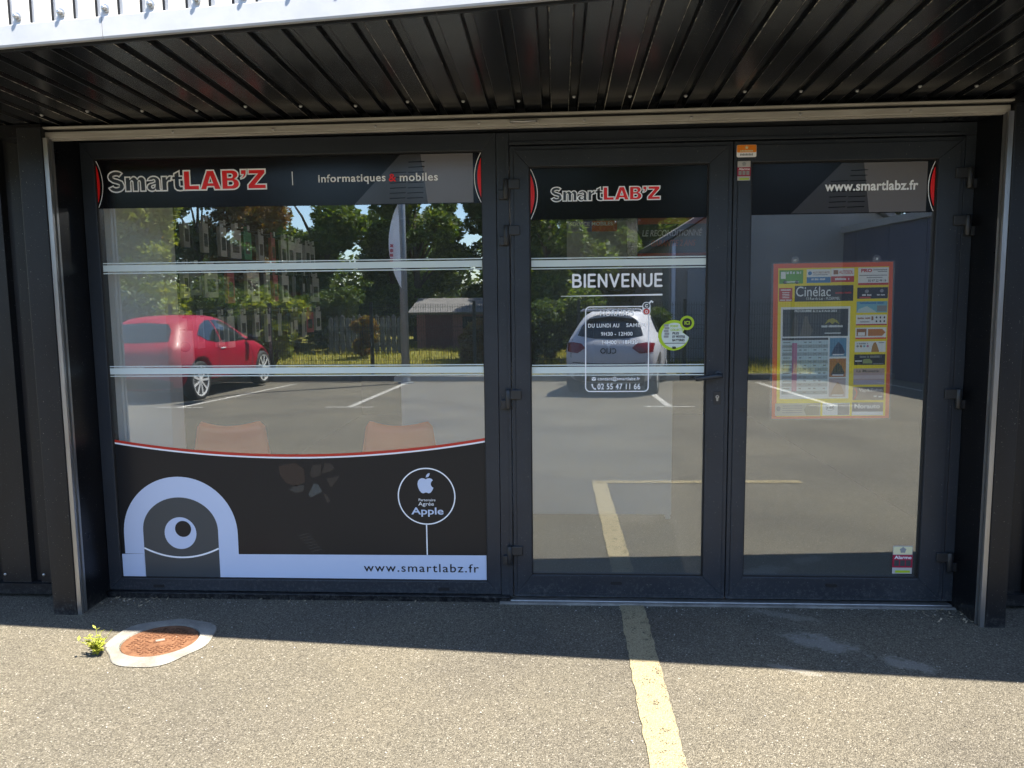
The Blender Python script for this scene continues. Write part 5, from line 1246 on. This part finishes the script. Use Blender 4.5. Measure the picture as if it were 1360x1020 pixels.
    for nm, pts in spec['rear_seams']: patch(nm, [(x * w, z * h) for x, z in ribbon(pts, 0.012)], 'rear', M_TRIM, t, 0.003, False, sub=2)
    pl = patch('number_plate', [(-.26, spec['plate']), (.26, spec['plate']), (.26, spec['plate'] + .10), (-.26, spec['plate'] + .10)], 'rear', M_PLATE, t, 0.012, sub=2)
    for sgn in (1, -1):
        for x in wx:
            wl = bpy.data.objects.new('wheel', None); C.objects.link(wl); wl.parent = t; wl.location = (x, sgn * (W / 2 - 0.115), wr)
            MB().lathe([(0.235, -0.09), (wr - 0.02, -0.10), (wr, -0.07), (wr, 0.07), (wr - 0.02, 0.10), (0.25, 0.095), (0.235, 0.08)], 32, 'y').build('tyre', M_TYRE, wl, smooth=True)
            rm = MB().lathe([(0.255, sgn * 0.075), (0.255, sgn * 0.096), (0.235, sgn * 0.092), (0.23, sgn * 0.04), (0.06, sgn * 0.03)], 32, 'y')
            rm.build('rim', M_CHROME if spec['bright'] else M_TRIM, wl, smooth=False)
            sp = MB()
            for k in range(spec['spokes']):
                an = 2 * math.pi * k / spec['spokes']; c, s_ = math.cos(an), math.sin(an); hw = spec['spoke_w']
                q = [(0.03, -hw * 0.7), (0.24, -hw), (0.24, hw), (0.03, hw * 0.7)]
                sp.prism([(u * c - v * s_, u * s_ + v * c) for u, v in q], sgn * (0.062 + 0.002 * (k % 2)), sgn * (0.088 + 0.002 * (k % 2)), axis='y')
            sp.lathe([(0.05, sgn * 0.055), (0.05, sgn * 0.092), (0.02, sgn * 0.097)], 16, 'y')
            sp.build('spokes', M_CHROME, wl)
        mp_ = Vector((2.62 * a, sgn * (W / 2 + 0.01), 0.985 * h))
        mm = MB()
        for k in range(7):
            an = math.pi * k / 6
        mm.prism([(mp_.x - 0.09, mp_.z - 0.04), (mp_.x + 0.03, mp_.z - 0.055), (mp_.x + 0.07, mp_.z), (mp_.x + 0.02, mp_.z + 0.06), (mp_.x - 0.08, mp_.z + 0.06)], mp_.y - sgn * 0.03, mp_.y + sgn * 0.13, axis='y')
        mm.prism([(mp_.x - 0.03, mp_.z - 0.04), (mp_.x + 0.03, mp_.z - 0.04), (mp_.x + 0.03, mp_.z - 0.01), (mp_.x - 0.03, mp_.z - 0.01)], mp_.y - sgn * 0.14, mp_.y - sgn * 0.025, axis='y')
        mm.build('door_mirror', spec['mirror'], t, bevel=0.02)
    for x in spec['handles']:
        hit, nrm, _, _ = bvh.ray_cast(Vector((x * a, 3, 0.86 * h)), Vector((0, -1, 0)))
        for sgn in (1, -1): MB().box(x * a - 0.085, x * a + 0.085, sgn * (hit.y - 0.005), sgn * (hit.y + 0.022), 0.845 * h, 0.87 * h).build('door_handle', M_CHROME, t, bevel=0.008)
    return t, patch, bvh
def car_paint(name, c, flake=0.3):
    return pmat(name, c, 0.42, flake, 0.22, coat=0.06)
red, patch_r, bvh_r = make_car('red_car', 'red three-door hatchback with bright alloy wheels parked by the hedge', (-4.48, -7.9, zg(-9.5) - 0.0), R(-90) + 0.045, 3.95, 1.68, 1.37, car_paint('red_paint', (0.26, 0.004, 0.022), 0.0), dict(
    rake=0.42, nose=.72, haunch=0.02, bright=True, spokes=9, spoke_w=0.020, mirror=M_TRIM, handles=(1.55,), plate=0.50,
    side=[('side_window', [(1.55, .965), (1.58, 1.365), (1.40, 1.36), (1.14, 1.29), (0.88, 1.13), (1.10, 1.02), (1.36, .975)]), ('door_window', [(1.60, .96), (2.2, .95), (2.64, .955), (2.45, 1.11), (2.2, 1.27), (2.0, 1.345), (1.8, 1.365), (1.63, 1.365)])],
    rear=[(-.56, 1.04), (0, 1.02), (.56, 1.04), (.50, 1.22), (.40, 1.32), (0, 1.345), (-.40, 1.32), (-.50, 1.22)],
    tail=arc(.585, .86, .085, .10, 0, 340, 18), seams=[('door_seam', [(1.42, 1.0), (1.36, .7), (1.42, .36)]), ('door_seam', [(2.66, .95), (2.74, .6), (2.66, .34)])],
    rear_seams=[('tailgate_seam', [(-.60, .62), (.60, .62)])]))
white, patch_w, bvh_w = make_car('silver_white_car', 'white hatchback seen from behind with dark red tail lights in the car park', (3.00, -8.8, zg(-10.0)), R(-90) + 0.20, 3.85, 1.54, 1.40, car_paint('white_paint', (0.46, 0.47, 0.51), 0.0), dict(
    rake=0.30, nose=.78, haunch=0.045, bright=False, spokes=5, spoke_w=0.035, mirror=M_TRIM, handles=(1.2, 2.2), plate=0.40,
    side=[('side_window', [(1.10, 1.06), (1.60, 1.02), (1.62, 1.33), (1.38, 1.31), (1.14, 1.20)]), ('door_window', [(1.68, 1.02), (2.60, .99), (2.4, 1.14), (2.16, 1.28), (1.95, 1.335), (1.70, 1.34)])],
    rear=[(-.60, 1.03), (-.30, .985), (0, .975), (.30, .985), (.60, 1.03), (.54, 1.18), (.42, 1.31), (0, 1.345), (-.42, 1.31), (-.54, 1.18)],
    tail=[(.42, .83), (.56, .74), (.78, .76), (.80, .90), (.66, .92), (.50, .90)], seams=[('door_seam', [(1.64, .99), (1.62, .7), (1.64, .34)]), ('door_seam', [(2.68, .95), (2.74, .6), (2.68, .34)]), ('door_seam', [(1.0, 1.0), (1.06, .8), (1.2, .4)])],
    rear_seams=[('tailgate_seam', [(-.66, .585), (-.3, .57), (.3, .57), (.66, .585)]), ('tailgate_seam', [(-.70, .97), (-.70, .66)]), ('tailgate_seam', [(.70, .97), (.70, .66)])]))
patch_w('emblem', [(0, .905), (.034, .85), (0, .795), (-.034, .85)], 'rear', M_CHROME, white, 0.010, sub=1)
cl = text_mesh('CLIO', 0.02); co = vco(cl); co = (co - co.min(0)) / (co.max(0) - co.min(0)).max()
for i, v in enumerate(cl.vertices):
    yy = -(co[i][0] - 0.5) * 0.26; hit, nrm, _, _ = bvh_w.ray_cast(Vector((-3, yy, 0.715 + co[i][1] * 0.26)), Vector((1, 0, 0)))
    v.co = hit + Vector((-0.009, 0, 0))
cl.materials.clear(); cl.materials.append(M_TRIM); clo = bpy.data.objects.new('badge_lettering', cl); C.objects.link(clo); clo.parent = white
sp_ = MB().prism([(-0.52, 1.385), (0.52, 1.385), (0.46, 1.43), (-0.46, 1.43)], 0.34, 0.52, axis='x').build('roof_spoiler', MATS['white_paint'], white, bevel=0.015)
MB().box(0.05, 0.085, -0.06, 0.06, 0.60, 0.625).build('tailgate_handle', M_TRIM, white)
MB().tube([(1.0, 0, 1.455), (0.86, 0, 1.60)], [0.006, 0.003], 6).build('aerial', M_TRIM, red)

# ------------------------------------------------------------------ fence, lamp post, banner
M_FENCE = pmat('fence_green', (0.012, 0.02, 0.016), 0.35)
def fence(p0, p1, h, label, n):
    p0, p1 = Vector(p0), Vector(p1); d = (p1 - p0) / n; ux = d.normalized(); nr = Vector((-ux.y, ux.x))
    f = thing('mesh_fence', (p0.x, p0.y, 0), label, 'fence'); f.location = (0, 0, 0)
    for i in range(n + 1):
        p = p0 + d * i; z0 = bank_z(KERB_Y - 0.15) - 0.05
        MB().box(p.x - 0.03, p.x + 0.03, p.y - 0.03, p.y + 0.03, z0, z0 + h + 0.08).build('post', M_FENCE, f)
        if i == n: break
        mbx = MB(); L = d.length
        q = Vector((p.x, p.y))
        for k in range(int(L / 0.05)):
            c = q + ux * (0.03 + k * 0.05); a, b = c - ux * 0.0034, c + ux * 0.0034
            o2 = nr * 0.0034
            for (A, B) in ((a, b),):
                vs = [(A.x - o2.x, A.y - o2.y), (B.x - o2.x, B.y - o2.y), (B.x + o2.x, B.y + o2.y), (A.x + o2.x, A.y + o2.y)]
                mbx.prism(vs, z0 + 0.06, z0 + h + 0.03, axis='z')
        for z in [0.08, 0.28, 0.36, 0.56, 0.76, 0.96, 1.04, 1.24, 1.44]:
            if z > h: continue
            a, b = q, q + d; o2 = nr * 0.004
            fold = nr * (0.025 if z in (0.28, 0.36, 0.96, 1.04) else 0.0)
            vs = [(a.x - o2.x + fold.x, a.y - o2.y + fold.y), (b.x - o2.x + fold.x, b.y - o2.y + fold.y), (b.x + o2.x + fold.x, b.y + o2.y + fold.y), (a.x + o2.x + fold.x, a.y + o2.y + fold.y)]
            mbx.prism(vs, z0 + z, z0 + z + 0.007, axis='z')
        w_ = mbx.build('wire_mesh', M_FENCE, f); w_['kind'] = 'stuff'
fence((-16.5, -12.05), (9.0, -12.05), 1.48, 'dark green mesh fence along the kerb of the car park', 12)
fence((9.0, -12.05), (9.0, -4.0), 1.48, 'dark green mesh fence running along the navy building', 4)
M_POLE = pmat('pole_grey', (0.24, 0.25, 0.26), 0.4, 0.5)
lpz = zg(-11.4)
pl = thing('lamp_post', (-0.80, -11.35, lpz), 'grey street lamp post at the edge of the car park', 'lamp post')
MB().tube([(0, 0, 0), (0, 0, 2.5), (0, 0, 6.2)], [0.085, 0.072, 0.05], 16).build('pole', M_POLE, pl, smooth=True); MB().lathe([(0.16, 0), (0.16, 0.02), (0.10, 0.03), (0.09, 0.09)], 16, 'z').build('base', M_POLE, pl)
MB().tube([(0, 0, 6.15), (0, 0.3, 6.4), (0, 0.9, 6.5)], [0.045, 0.035, 0.03], 10).build('arm', M_POLE, pl, smooth=True); box('lamp_head', -0.13, 0.13, 0.8, 1.4, 6.46, 6.56, M_POLE, pl, bevel=0.03)
fb = thing('feather_banner', (-0.86, -11.22, 1.70), 'white feather banner with red print hanging beside the lamp post', 'banner')
n = 14; vs = []
for i in range(n + 1):
    t = i / n; z = t * 1.62
    wl = 0.23 * math.sin(math.pi * min(1, t * 0.93 + 0.07)) ** 0.8
    for j in range(5):
        u = j / 4; vs.append((0.05 - wl * u - 0.02 * t, 0.03 * math.sin(u * 4 + t * 3), z + 0.10 * u * (1 - t)))
MB().add(vs, [(i * 5 + j, i * 5 + j + 1, i * 5 + j + 6, i * 5 + j + 5) for i in range(n) for j in range(4)]).build('cloth', pmat('banner_cloth', (0.88, 0.87, 0.87), 0.8), fb, smooth=True)
flat_b = MB()
for k in range(5): flat_b.box(-0.16 + 0.004 * k, -0.10 + 0.004 * k, 0.052, 0.054, 0.42 + 0.09 * k, 0.48 + 0.09 * k)
flat_b.build('red_print', pmat('banner_red', (0.55, 0.10, 0.12), 0.6), fb); MB().tube([(0.055, 0, 0.02), (0.03, 0, 1.64)], 0.012, 8).build('banner_rod', M_POLE, fb)

# ------------------------------------------------------------------ buildings beyond the car park
M_GREYW = weathered('grey_render', (0.21, 0.20, 0.195), (0.25, 0.24, 0.235), 1.2, 0.8, 0.9, 0.2); M_NAVY = weathered('navy_cladding', (0.035, 0.04, 0.075), (0.045, 0.05, 0.09), 0.8, 0.5, 0.6, 0.4); M_SLATE = weathered('slate_roof', (0.10, 0.10, 0.11), (0.15, 0.15, 0.155), 3, 0.6, 0.8)
gb = thing('grey_building', (4.8, -14.4, 0), 'grey rendered gabled building beyond the fence', 'building'); gb.location = (0, 0, 0)
MB().prism([(4.75, -0.4), (10.2, -0.4), (10.2, 2.76), (7.45, 4.4), (4.75, 2.76)], -14.3, -22, axis='y').build('wall', M_GREYW, gb)
for s, pts in ((1, [(4.55, 2.68), (7.45, 4.44), (7.45, 4.56), (4.50, 2.78)]), (-1, [(10.4, 2.68), (7.452, 4.44), (7.452, 4.56), (10.45, 2.78)])): MB().prism(pts, -14.1, -22.2, axis='y').build('roof', M_SLATE, gb)
box('door', 5.15, 6.1, -14.28, -14.2, 0.0, 2.1, pmat('grey_door', (0.20, 0.21, 0.23), 0.5), gb); box('downpipe', 4.80, 4.88, -14.29, -14.2, 0, 2.7, pmat('pale_pipe', (0.5, 0.52, 0.6), 0.5), gb)
nb = thing('navy_building', (9.4, -9, 0), 'navy flat-roofed building along the side of the car park', 'building'); nb.location = (0, 0, 0)
MB().prism([(9.55, -3.0), (16, -3.0), (16, -15.2), (8.55, -15.2)], -0.4, 2.86, axis='z').build('wall', M_NAVY, nb); MB().prism([(9.47, -2.9), (16.1, -2.9), (16.1, -15.3), (8.47, -15.3)], 2.862, 3.0, axis='z').build('coping', M_GREYW, nb)
for k in range(8):
    y = -4.2 - 1.35 * k; x = 9.55 - 1.0 * (-(y + 3.0)) / 12.2
    MB().prism([(x - 0.012, y), (x + 0.03, y), (x + 0.03, y - 0.03), (x - 0.012, y - 0.03)], 0, 2.84, axis='z').build('cladding_joint', M_NAVY, nb)
sd = thing('garden_shed', (-0.9, -18, 0), 'dark red wooden shed with a white roof behind the fence', 'shed'); sd.location = (0, 0, 0)
M_SHEDR = weathered('white_felt_roof', (0.11, 0.105, 0.105), (0.17, 0.165, 0.16), 4, 0.6, 0.8)
M_SHED = weathered('shed_red', (0.20, 0.085, 0.08), (0.26, 0.115, 0.105), 5, 0.7, 0.85, stretch=(8, 8, 0.6))
MB().prism([(-17.9, -0.1), (-17.9, 1.12), (-19.4, 1.42), (-20.9, 1.12), (-20.9, -0.1)], -1.75, 0.75, axis='x').build('wall', M_SHED, sd)
for pts in ([(-17.68, 1.06), (-19.4, 1.45), (-19.4, 1.52), (-17.64, 1.13)], [(-21.12, 1.06), (-19.402, 1.45), (-19.402, 1.52), (-21.16, 1.13)]): MB().prism(pts, -1.95, 0.95, axis='x').build('roof', M_SHEDR, sd)
box('door', -1.5, -0.75, -17.9, -17.84, -0.05, 1.15, pmat('maroon_door', (0.09, 0.02, 0.025), 0.6), sd); box('window', -0.45, 0.25, -17.9, -17.84, 0.55, 1.0, M_CGLASS, sd)
pf = thing('paling_fence', (-2.6, -16, 0), 'weathered white paling fence beside the garden shed', 'fence'); pf.location = (0, 0, 0)
M_PAL = weathered('paling', (0.12, 0.12, 0.112), (0.18, 0.18, 0.168), 6, 0.8, 0.9)
for k in range(14):
    x = -3.9 + k * 0.155; MB().prism([(x, -0.1), (x + 0.12, -0.1), (x + 0.12, 0.98 + 0.03 * (k % 3)), (x + 0.06, 1.05 + 0.03 * (k % 3)), (x, 0.98 + 0.03 * (k % 3))], -16.6, -16.63, axis='y').build('paling', M_PAL, pf)
for z in (0.25, 0.75): box('rail', -3.95, -1.75, -16.68, -16.635, z, z + 0.07, M_PAL, pf)

# ------------------------------------------------------------------ trees, shrubs, grass
def leaf_mesh(name, centers, radii, n, size, mat, parent, seed, flat_k=0.85, droop=0.0):
    r = np.random.default_rng(seed)
    centers = np.array(centers, float); radii = np.array(radii, float)
    k = r.choice(len(centers), n, p=radii ** 2 / (radii ** 2).sum())
    d = r.normal(size=(n, 3)); d /= np.linalg.norm(d, axis=1)[:, None]
    rad = radii[k] * r.uniform(0.45, 1.05, n) ** 0.6
    p = centers[k] + d * rad[:, None] * np.array([1, 1, flat_k])
    a = r.normal(size=(n, 3)); a[:, 2] *= 0.6; a /= np.linalg.norm(a, axis=1)[:, None]
    b = np.cross(a, r.normal(size=(n, 3))); b /= np.linalg.norm(b, axis=1)[:, None]
    s = size * r.uniform(0.6, 1.35, n)[:, None]
    v = np.stack([p - a * s, p + b * s * 0.45, p + a * s, p - b * s * 0.45], 1).reshape(-1, 3)
    me = bpy.data.meshes.new(name); me.vertices.add(4 * n); me.vertices.foreach_set('co', v.ravel().astype(np.float32))
    me.loops.add(4 * n); me.loops.foreach_set('vertex_index', np.arange(4 * n, dtype=np.int32))
    me.polygons.add(n); me.polygons.foreach_set('loop_start', np.arange(0, 4 * n, 4, dtype=np.int32)); me.polygons.foreach_set('loop_total', np.full(n, 4, np.int32))
    me.update(); me.validate(); me.materials.append(mat)
    o = bpy.data.objects.new(name, me); C.objects.link(o); o.parent = parent
    return o
M_BARK = weathered('bark', (0.06, 0.048, 0.036), (0.11, 0.09, 0.07), 9, 0.85, 0.95, 0.1, bump=0.8, stretch=(3, 3, 0.5))
L_MID = make_leaf('leaf_mid', (0.038, 0.074, 0.013), (0.066, 0.115, 0.019), (0.14, 0.18, 0.036)); L_DARK = make_leaf('leaf_dark', (0.03, 0.06, 0.015), (0.055, 0.095, 0.02), (0.10, 0.13, 0.03)); L_YEL = make_leaf('leaf_yellow', (0.11, 0.155, 0.022), (0.17, 0.215, 0.032), (0.26, 0.28, 0.05)); L_RUST = make_leaf('leaf_russet', (0.13, 0.065, 0.02), (0.17, 0.10, 0.025), (0.18, 0.17, 0.035))
def tree(x, y, h, cr, mat, label, n=9000, size=0.10, seed=1, cb=0.25):
    r = random.Random(seed); z0 = bank_z(min(y, KERB_Y - 0.2))
    t = thing('broadleaf_tree', (x, y, z0 - 0.05), label, 'tree', 'trees beyond the fence')
    tr = MB(); tr.tube([(0, 0, 0), (0.05, 0.02, h * 0.3), (-0.03, 0.05, h * 0.6), (0.04, 0, h * 0.85)], [0.16, 0.13, 0.08, 0.03], 10)
    cs, rs_ = [], []
    for k in range(22):
        a = r.uniform(0, 6.28); zz = h * (cb + (0.93 - cb) * r.random() ** 0.9); rr = cr * math.sqrt(max(0.05, 1 - ((zz / h - 0.58) / 0.52) ** 2)) * r.uniform(0.35, 0.85)
        c = (rr * math.cos(a), rr * math.sin(a), zz); cs.append(c); rs_.append(cr * r.uniform(0.26, 0.44))
        if k < 10: tr.tube([(0, 0, zz * 0.62), (c[0] * 0.5, c[1] * 0.5, zz * 0.85), c], [0.06, 0.035, 0.012], 6)
    tr.build('trunk', M_BARK, t, smooth=True)
    leaf_mesh('crown', cs, rs_, n, size, mat, t, seed)
    return t
spec_t = [(-16.5, -18, 6.4, 2.4, L_MID, 'tall mid-green tree at the far end of the fence'), (-8.2, -15.0, 4.9, 1.5, L_YEL, 'bright yellow-green tree close behind the fence'), (-8.9, -20, 5.5, 1.1, L_DARK, 'slim dark green tree behind the red car'), (-13.6, -21, 5.6, 1.8, L_DARK, 'dark tree behind the bright yellow-green tree'),
          (-7.1, -20.4, 5.5, 1.65, L_RUST, 'russet-leaved tree beyond the red car'), (-5.0, -19.6, 5.2, 1.6, L_MID, 'mid-green tree beside the russet-leaved tree'), (-2.3, -21, 5.6, 1.55, L_MID, 'rounded mid-green tree behind the paling fence'), (-3.6, -23.4, 4.6, 1.5, L_DARK, 'low dark tree behind the two mid-green trees'),
          (0.6, -21.8, 5.4, 1.5, L_DARK, 'dark green tree behind the garden shed'), (2.9, -19.6, 6.0, 2.0, L_MID, 'mid-green tree between the shed and the grey building'), (2.0, -15.4, 4.6, 1.35, L_MID, 'small leafy tree standing just behind the fence by the white car'), (4.6, -24, 6.6, 2.4, L_DARK, 'dark tree against the grey gable'),
          (7.0, -27, 7.6, 3.0, L_DARK, 'dark tree rising behind the grey building'), (12.5, -20, 6.4, 2.8, L_DARK, 'dark tree rising behind the navy building'), (17.5, -18, 6.8, 3.0, L_MID, 'green tree beyond the navy building')]
for k, (x, y, h, cr, mt, lb) in enumerate(spec_t): tree(x, y, h, cr, mt, lb, n=int(8000 * cr ** 1.7), size=0.088, seed=20 + k, cb=0.12)
def shrub(x, y, h, w, mat, label, seed, n=2600):
    t = thing('shrub', (x, y, bank_z(y) - 0.05), label, 'shrub', 'shrubs along the fence'); r = random.Random(seed)
    st = MB(); cs, rs_ = [], []
    for k in range(9):
        a = r.uniform(0, 6.28); rr = w * r.uniform(0.1, 0.7); zz = h * r.uniform(0.2, 0.85); cs.append((rr * math.cos(a), rr * math.sin(a), zz)); rs_.append(w * r.uniform(0.28, 0.5))
        st.tube([(0, 0, 0), (rr * math.cos(a) * 0.5, rr * math.sin(a) * 0.5, zz * 0.6), cs[-1]], [0.025, 0.016, 0.006], 5)
    st.build('stem', M_BARK, t); leaf_mesh('foliage', cs, rs_, int(n * (1 + w)), 0.065, mat, t, seed)
for k, a in enumerate([(-7.6, -17.2, 2.2, 1.3, L_DARK, 'broad dark hedge shrub below the slim dark tree'), (-5.6, -17.0, 2.0, 1.3, L_DARK, 'broad dark hedge shrub below the russet-leaved tree'), (-3.9, -17.4, 1.8, 1.1, L_DARK, 'dark hedge shrub at the end of the palings'), (-0.2, -22.3, 2.4, 1.4, L_DARK, 'dark shrub right behind the shed roof'),
                       (-4.1, -12.95, 1.75, 0.75, L_YEL, 'yellow-green shrub pressed against the fence beyond the nose of the red car'), (-5.3, -13.3, 2.0, 0.9, L_MID, 'green shrub between the yellow-green shrub and the dark shrub'), (-7.4, -13.2, 2.3, 1.2, L_DARK, 'dark shrub behind the roof of the red car'), (-9.2, -12.9, 2.6, 1.2, L_YEL, 'tall pale green shrub at the end of the parked cars'),
                       (-2.6, -15.4, 1.15, 0.5, L_RUST, 'russet shrub in front of the palings'), (0.3, -14.4, 1.2, 0.7, L_RUST, 'reddish shrub beside the shed'), (1.6, -13.2, 1.5, 0.9, L_DARK, 'dark shrub behind the rear of the white car'), (2.9, -13.4, 1.7, 0.9, L_MID, 'green shrub left of the grey building, behind the fence'), (4.1, -13.1, 1.3, 0.7, L_DARK, 'low dark shrub at the corner of the grey building')]):
    shrub(*a, seed=70 + k)
# far wood closing the view, one mass
cs = [(x, -24.5 - 3 * random.random() - abs(x) * 0.10, 0.3 + 3.2 * random.random()) for x in np.linspace(-45, 45, 200)]
fw = leaf_mesh('treeline', cs, [1.1 + 0.6 * random.random() for _ in cs], 130000, 0.13, L_DARK, None, 5)
tag(fw, 'distant dark wood behind the trees', 'wood', kind='stuff')
gN = 30000
gxx = RNG.uniform(-17, 9, gN); gyy = KERB_Y - 0.16 - 6.5 * RNG.random(gN) ** 1.5
gh = RNG.uniform(0.05, 0.20, gN); ga = RNG.uniform(0, 6.28, gN); gzz = np.array([bank_z(y) for y in gyy]) - 0.02
v = np.zeros((gN, 3, 3)); wv_ = 0.012
v[:, 0] = np.stack([gxx - wv_ * np.cos(ga), gyy - wv_ * np.sin(ga), gzz], 1); v[:, 1] = np.stack([gxx + wv_ * np.cos(ga), gyy + wv_ * np.sin(ga), gzz], 1); v[:, 2] = np.stack([gxx + RNG.normal(0, 0.04, gN), gyy + RNG.normal(0, 0.04, gN), gzz + gh], 1)
me = bpy.data.meshes.new('grass'); me.from_pydata(v.reshape(-1, 3).tolist(), [], [(3 * i, 3 * i + 1, 3 * i + 2) for i in range(gN)])
me.materials.append(make_leaf('grass_blade', (0.19, 0.21, 0.04), (0.28, 0.27, 0.06), (0.38, 0.33, 0.11), 0.4))
go = bpy.data.objects.new('grass', me); C.objects.link(go)
tag(go, 'dry yellow-green grass on the bank behind the fence', 'grass', kind='stuff')
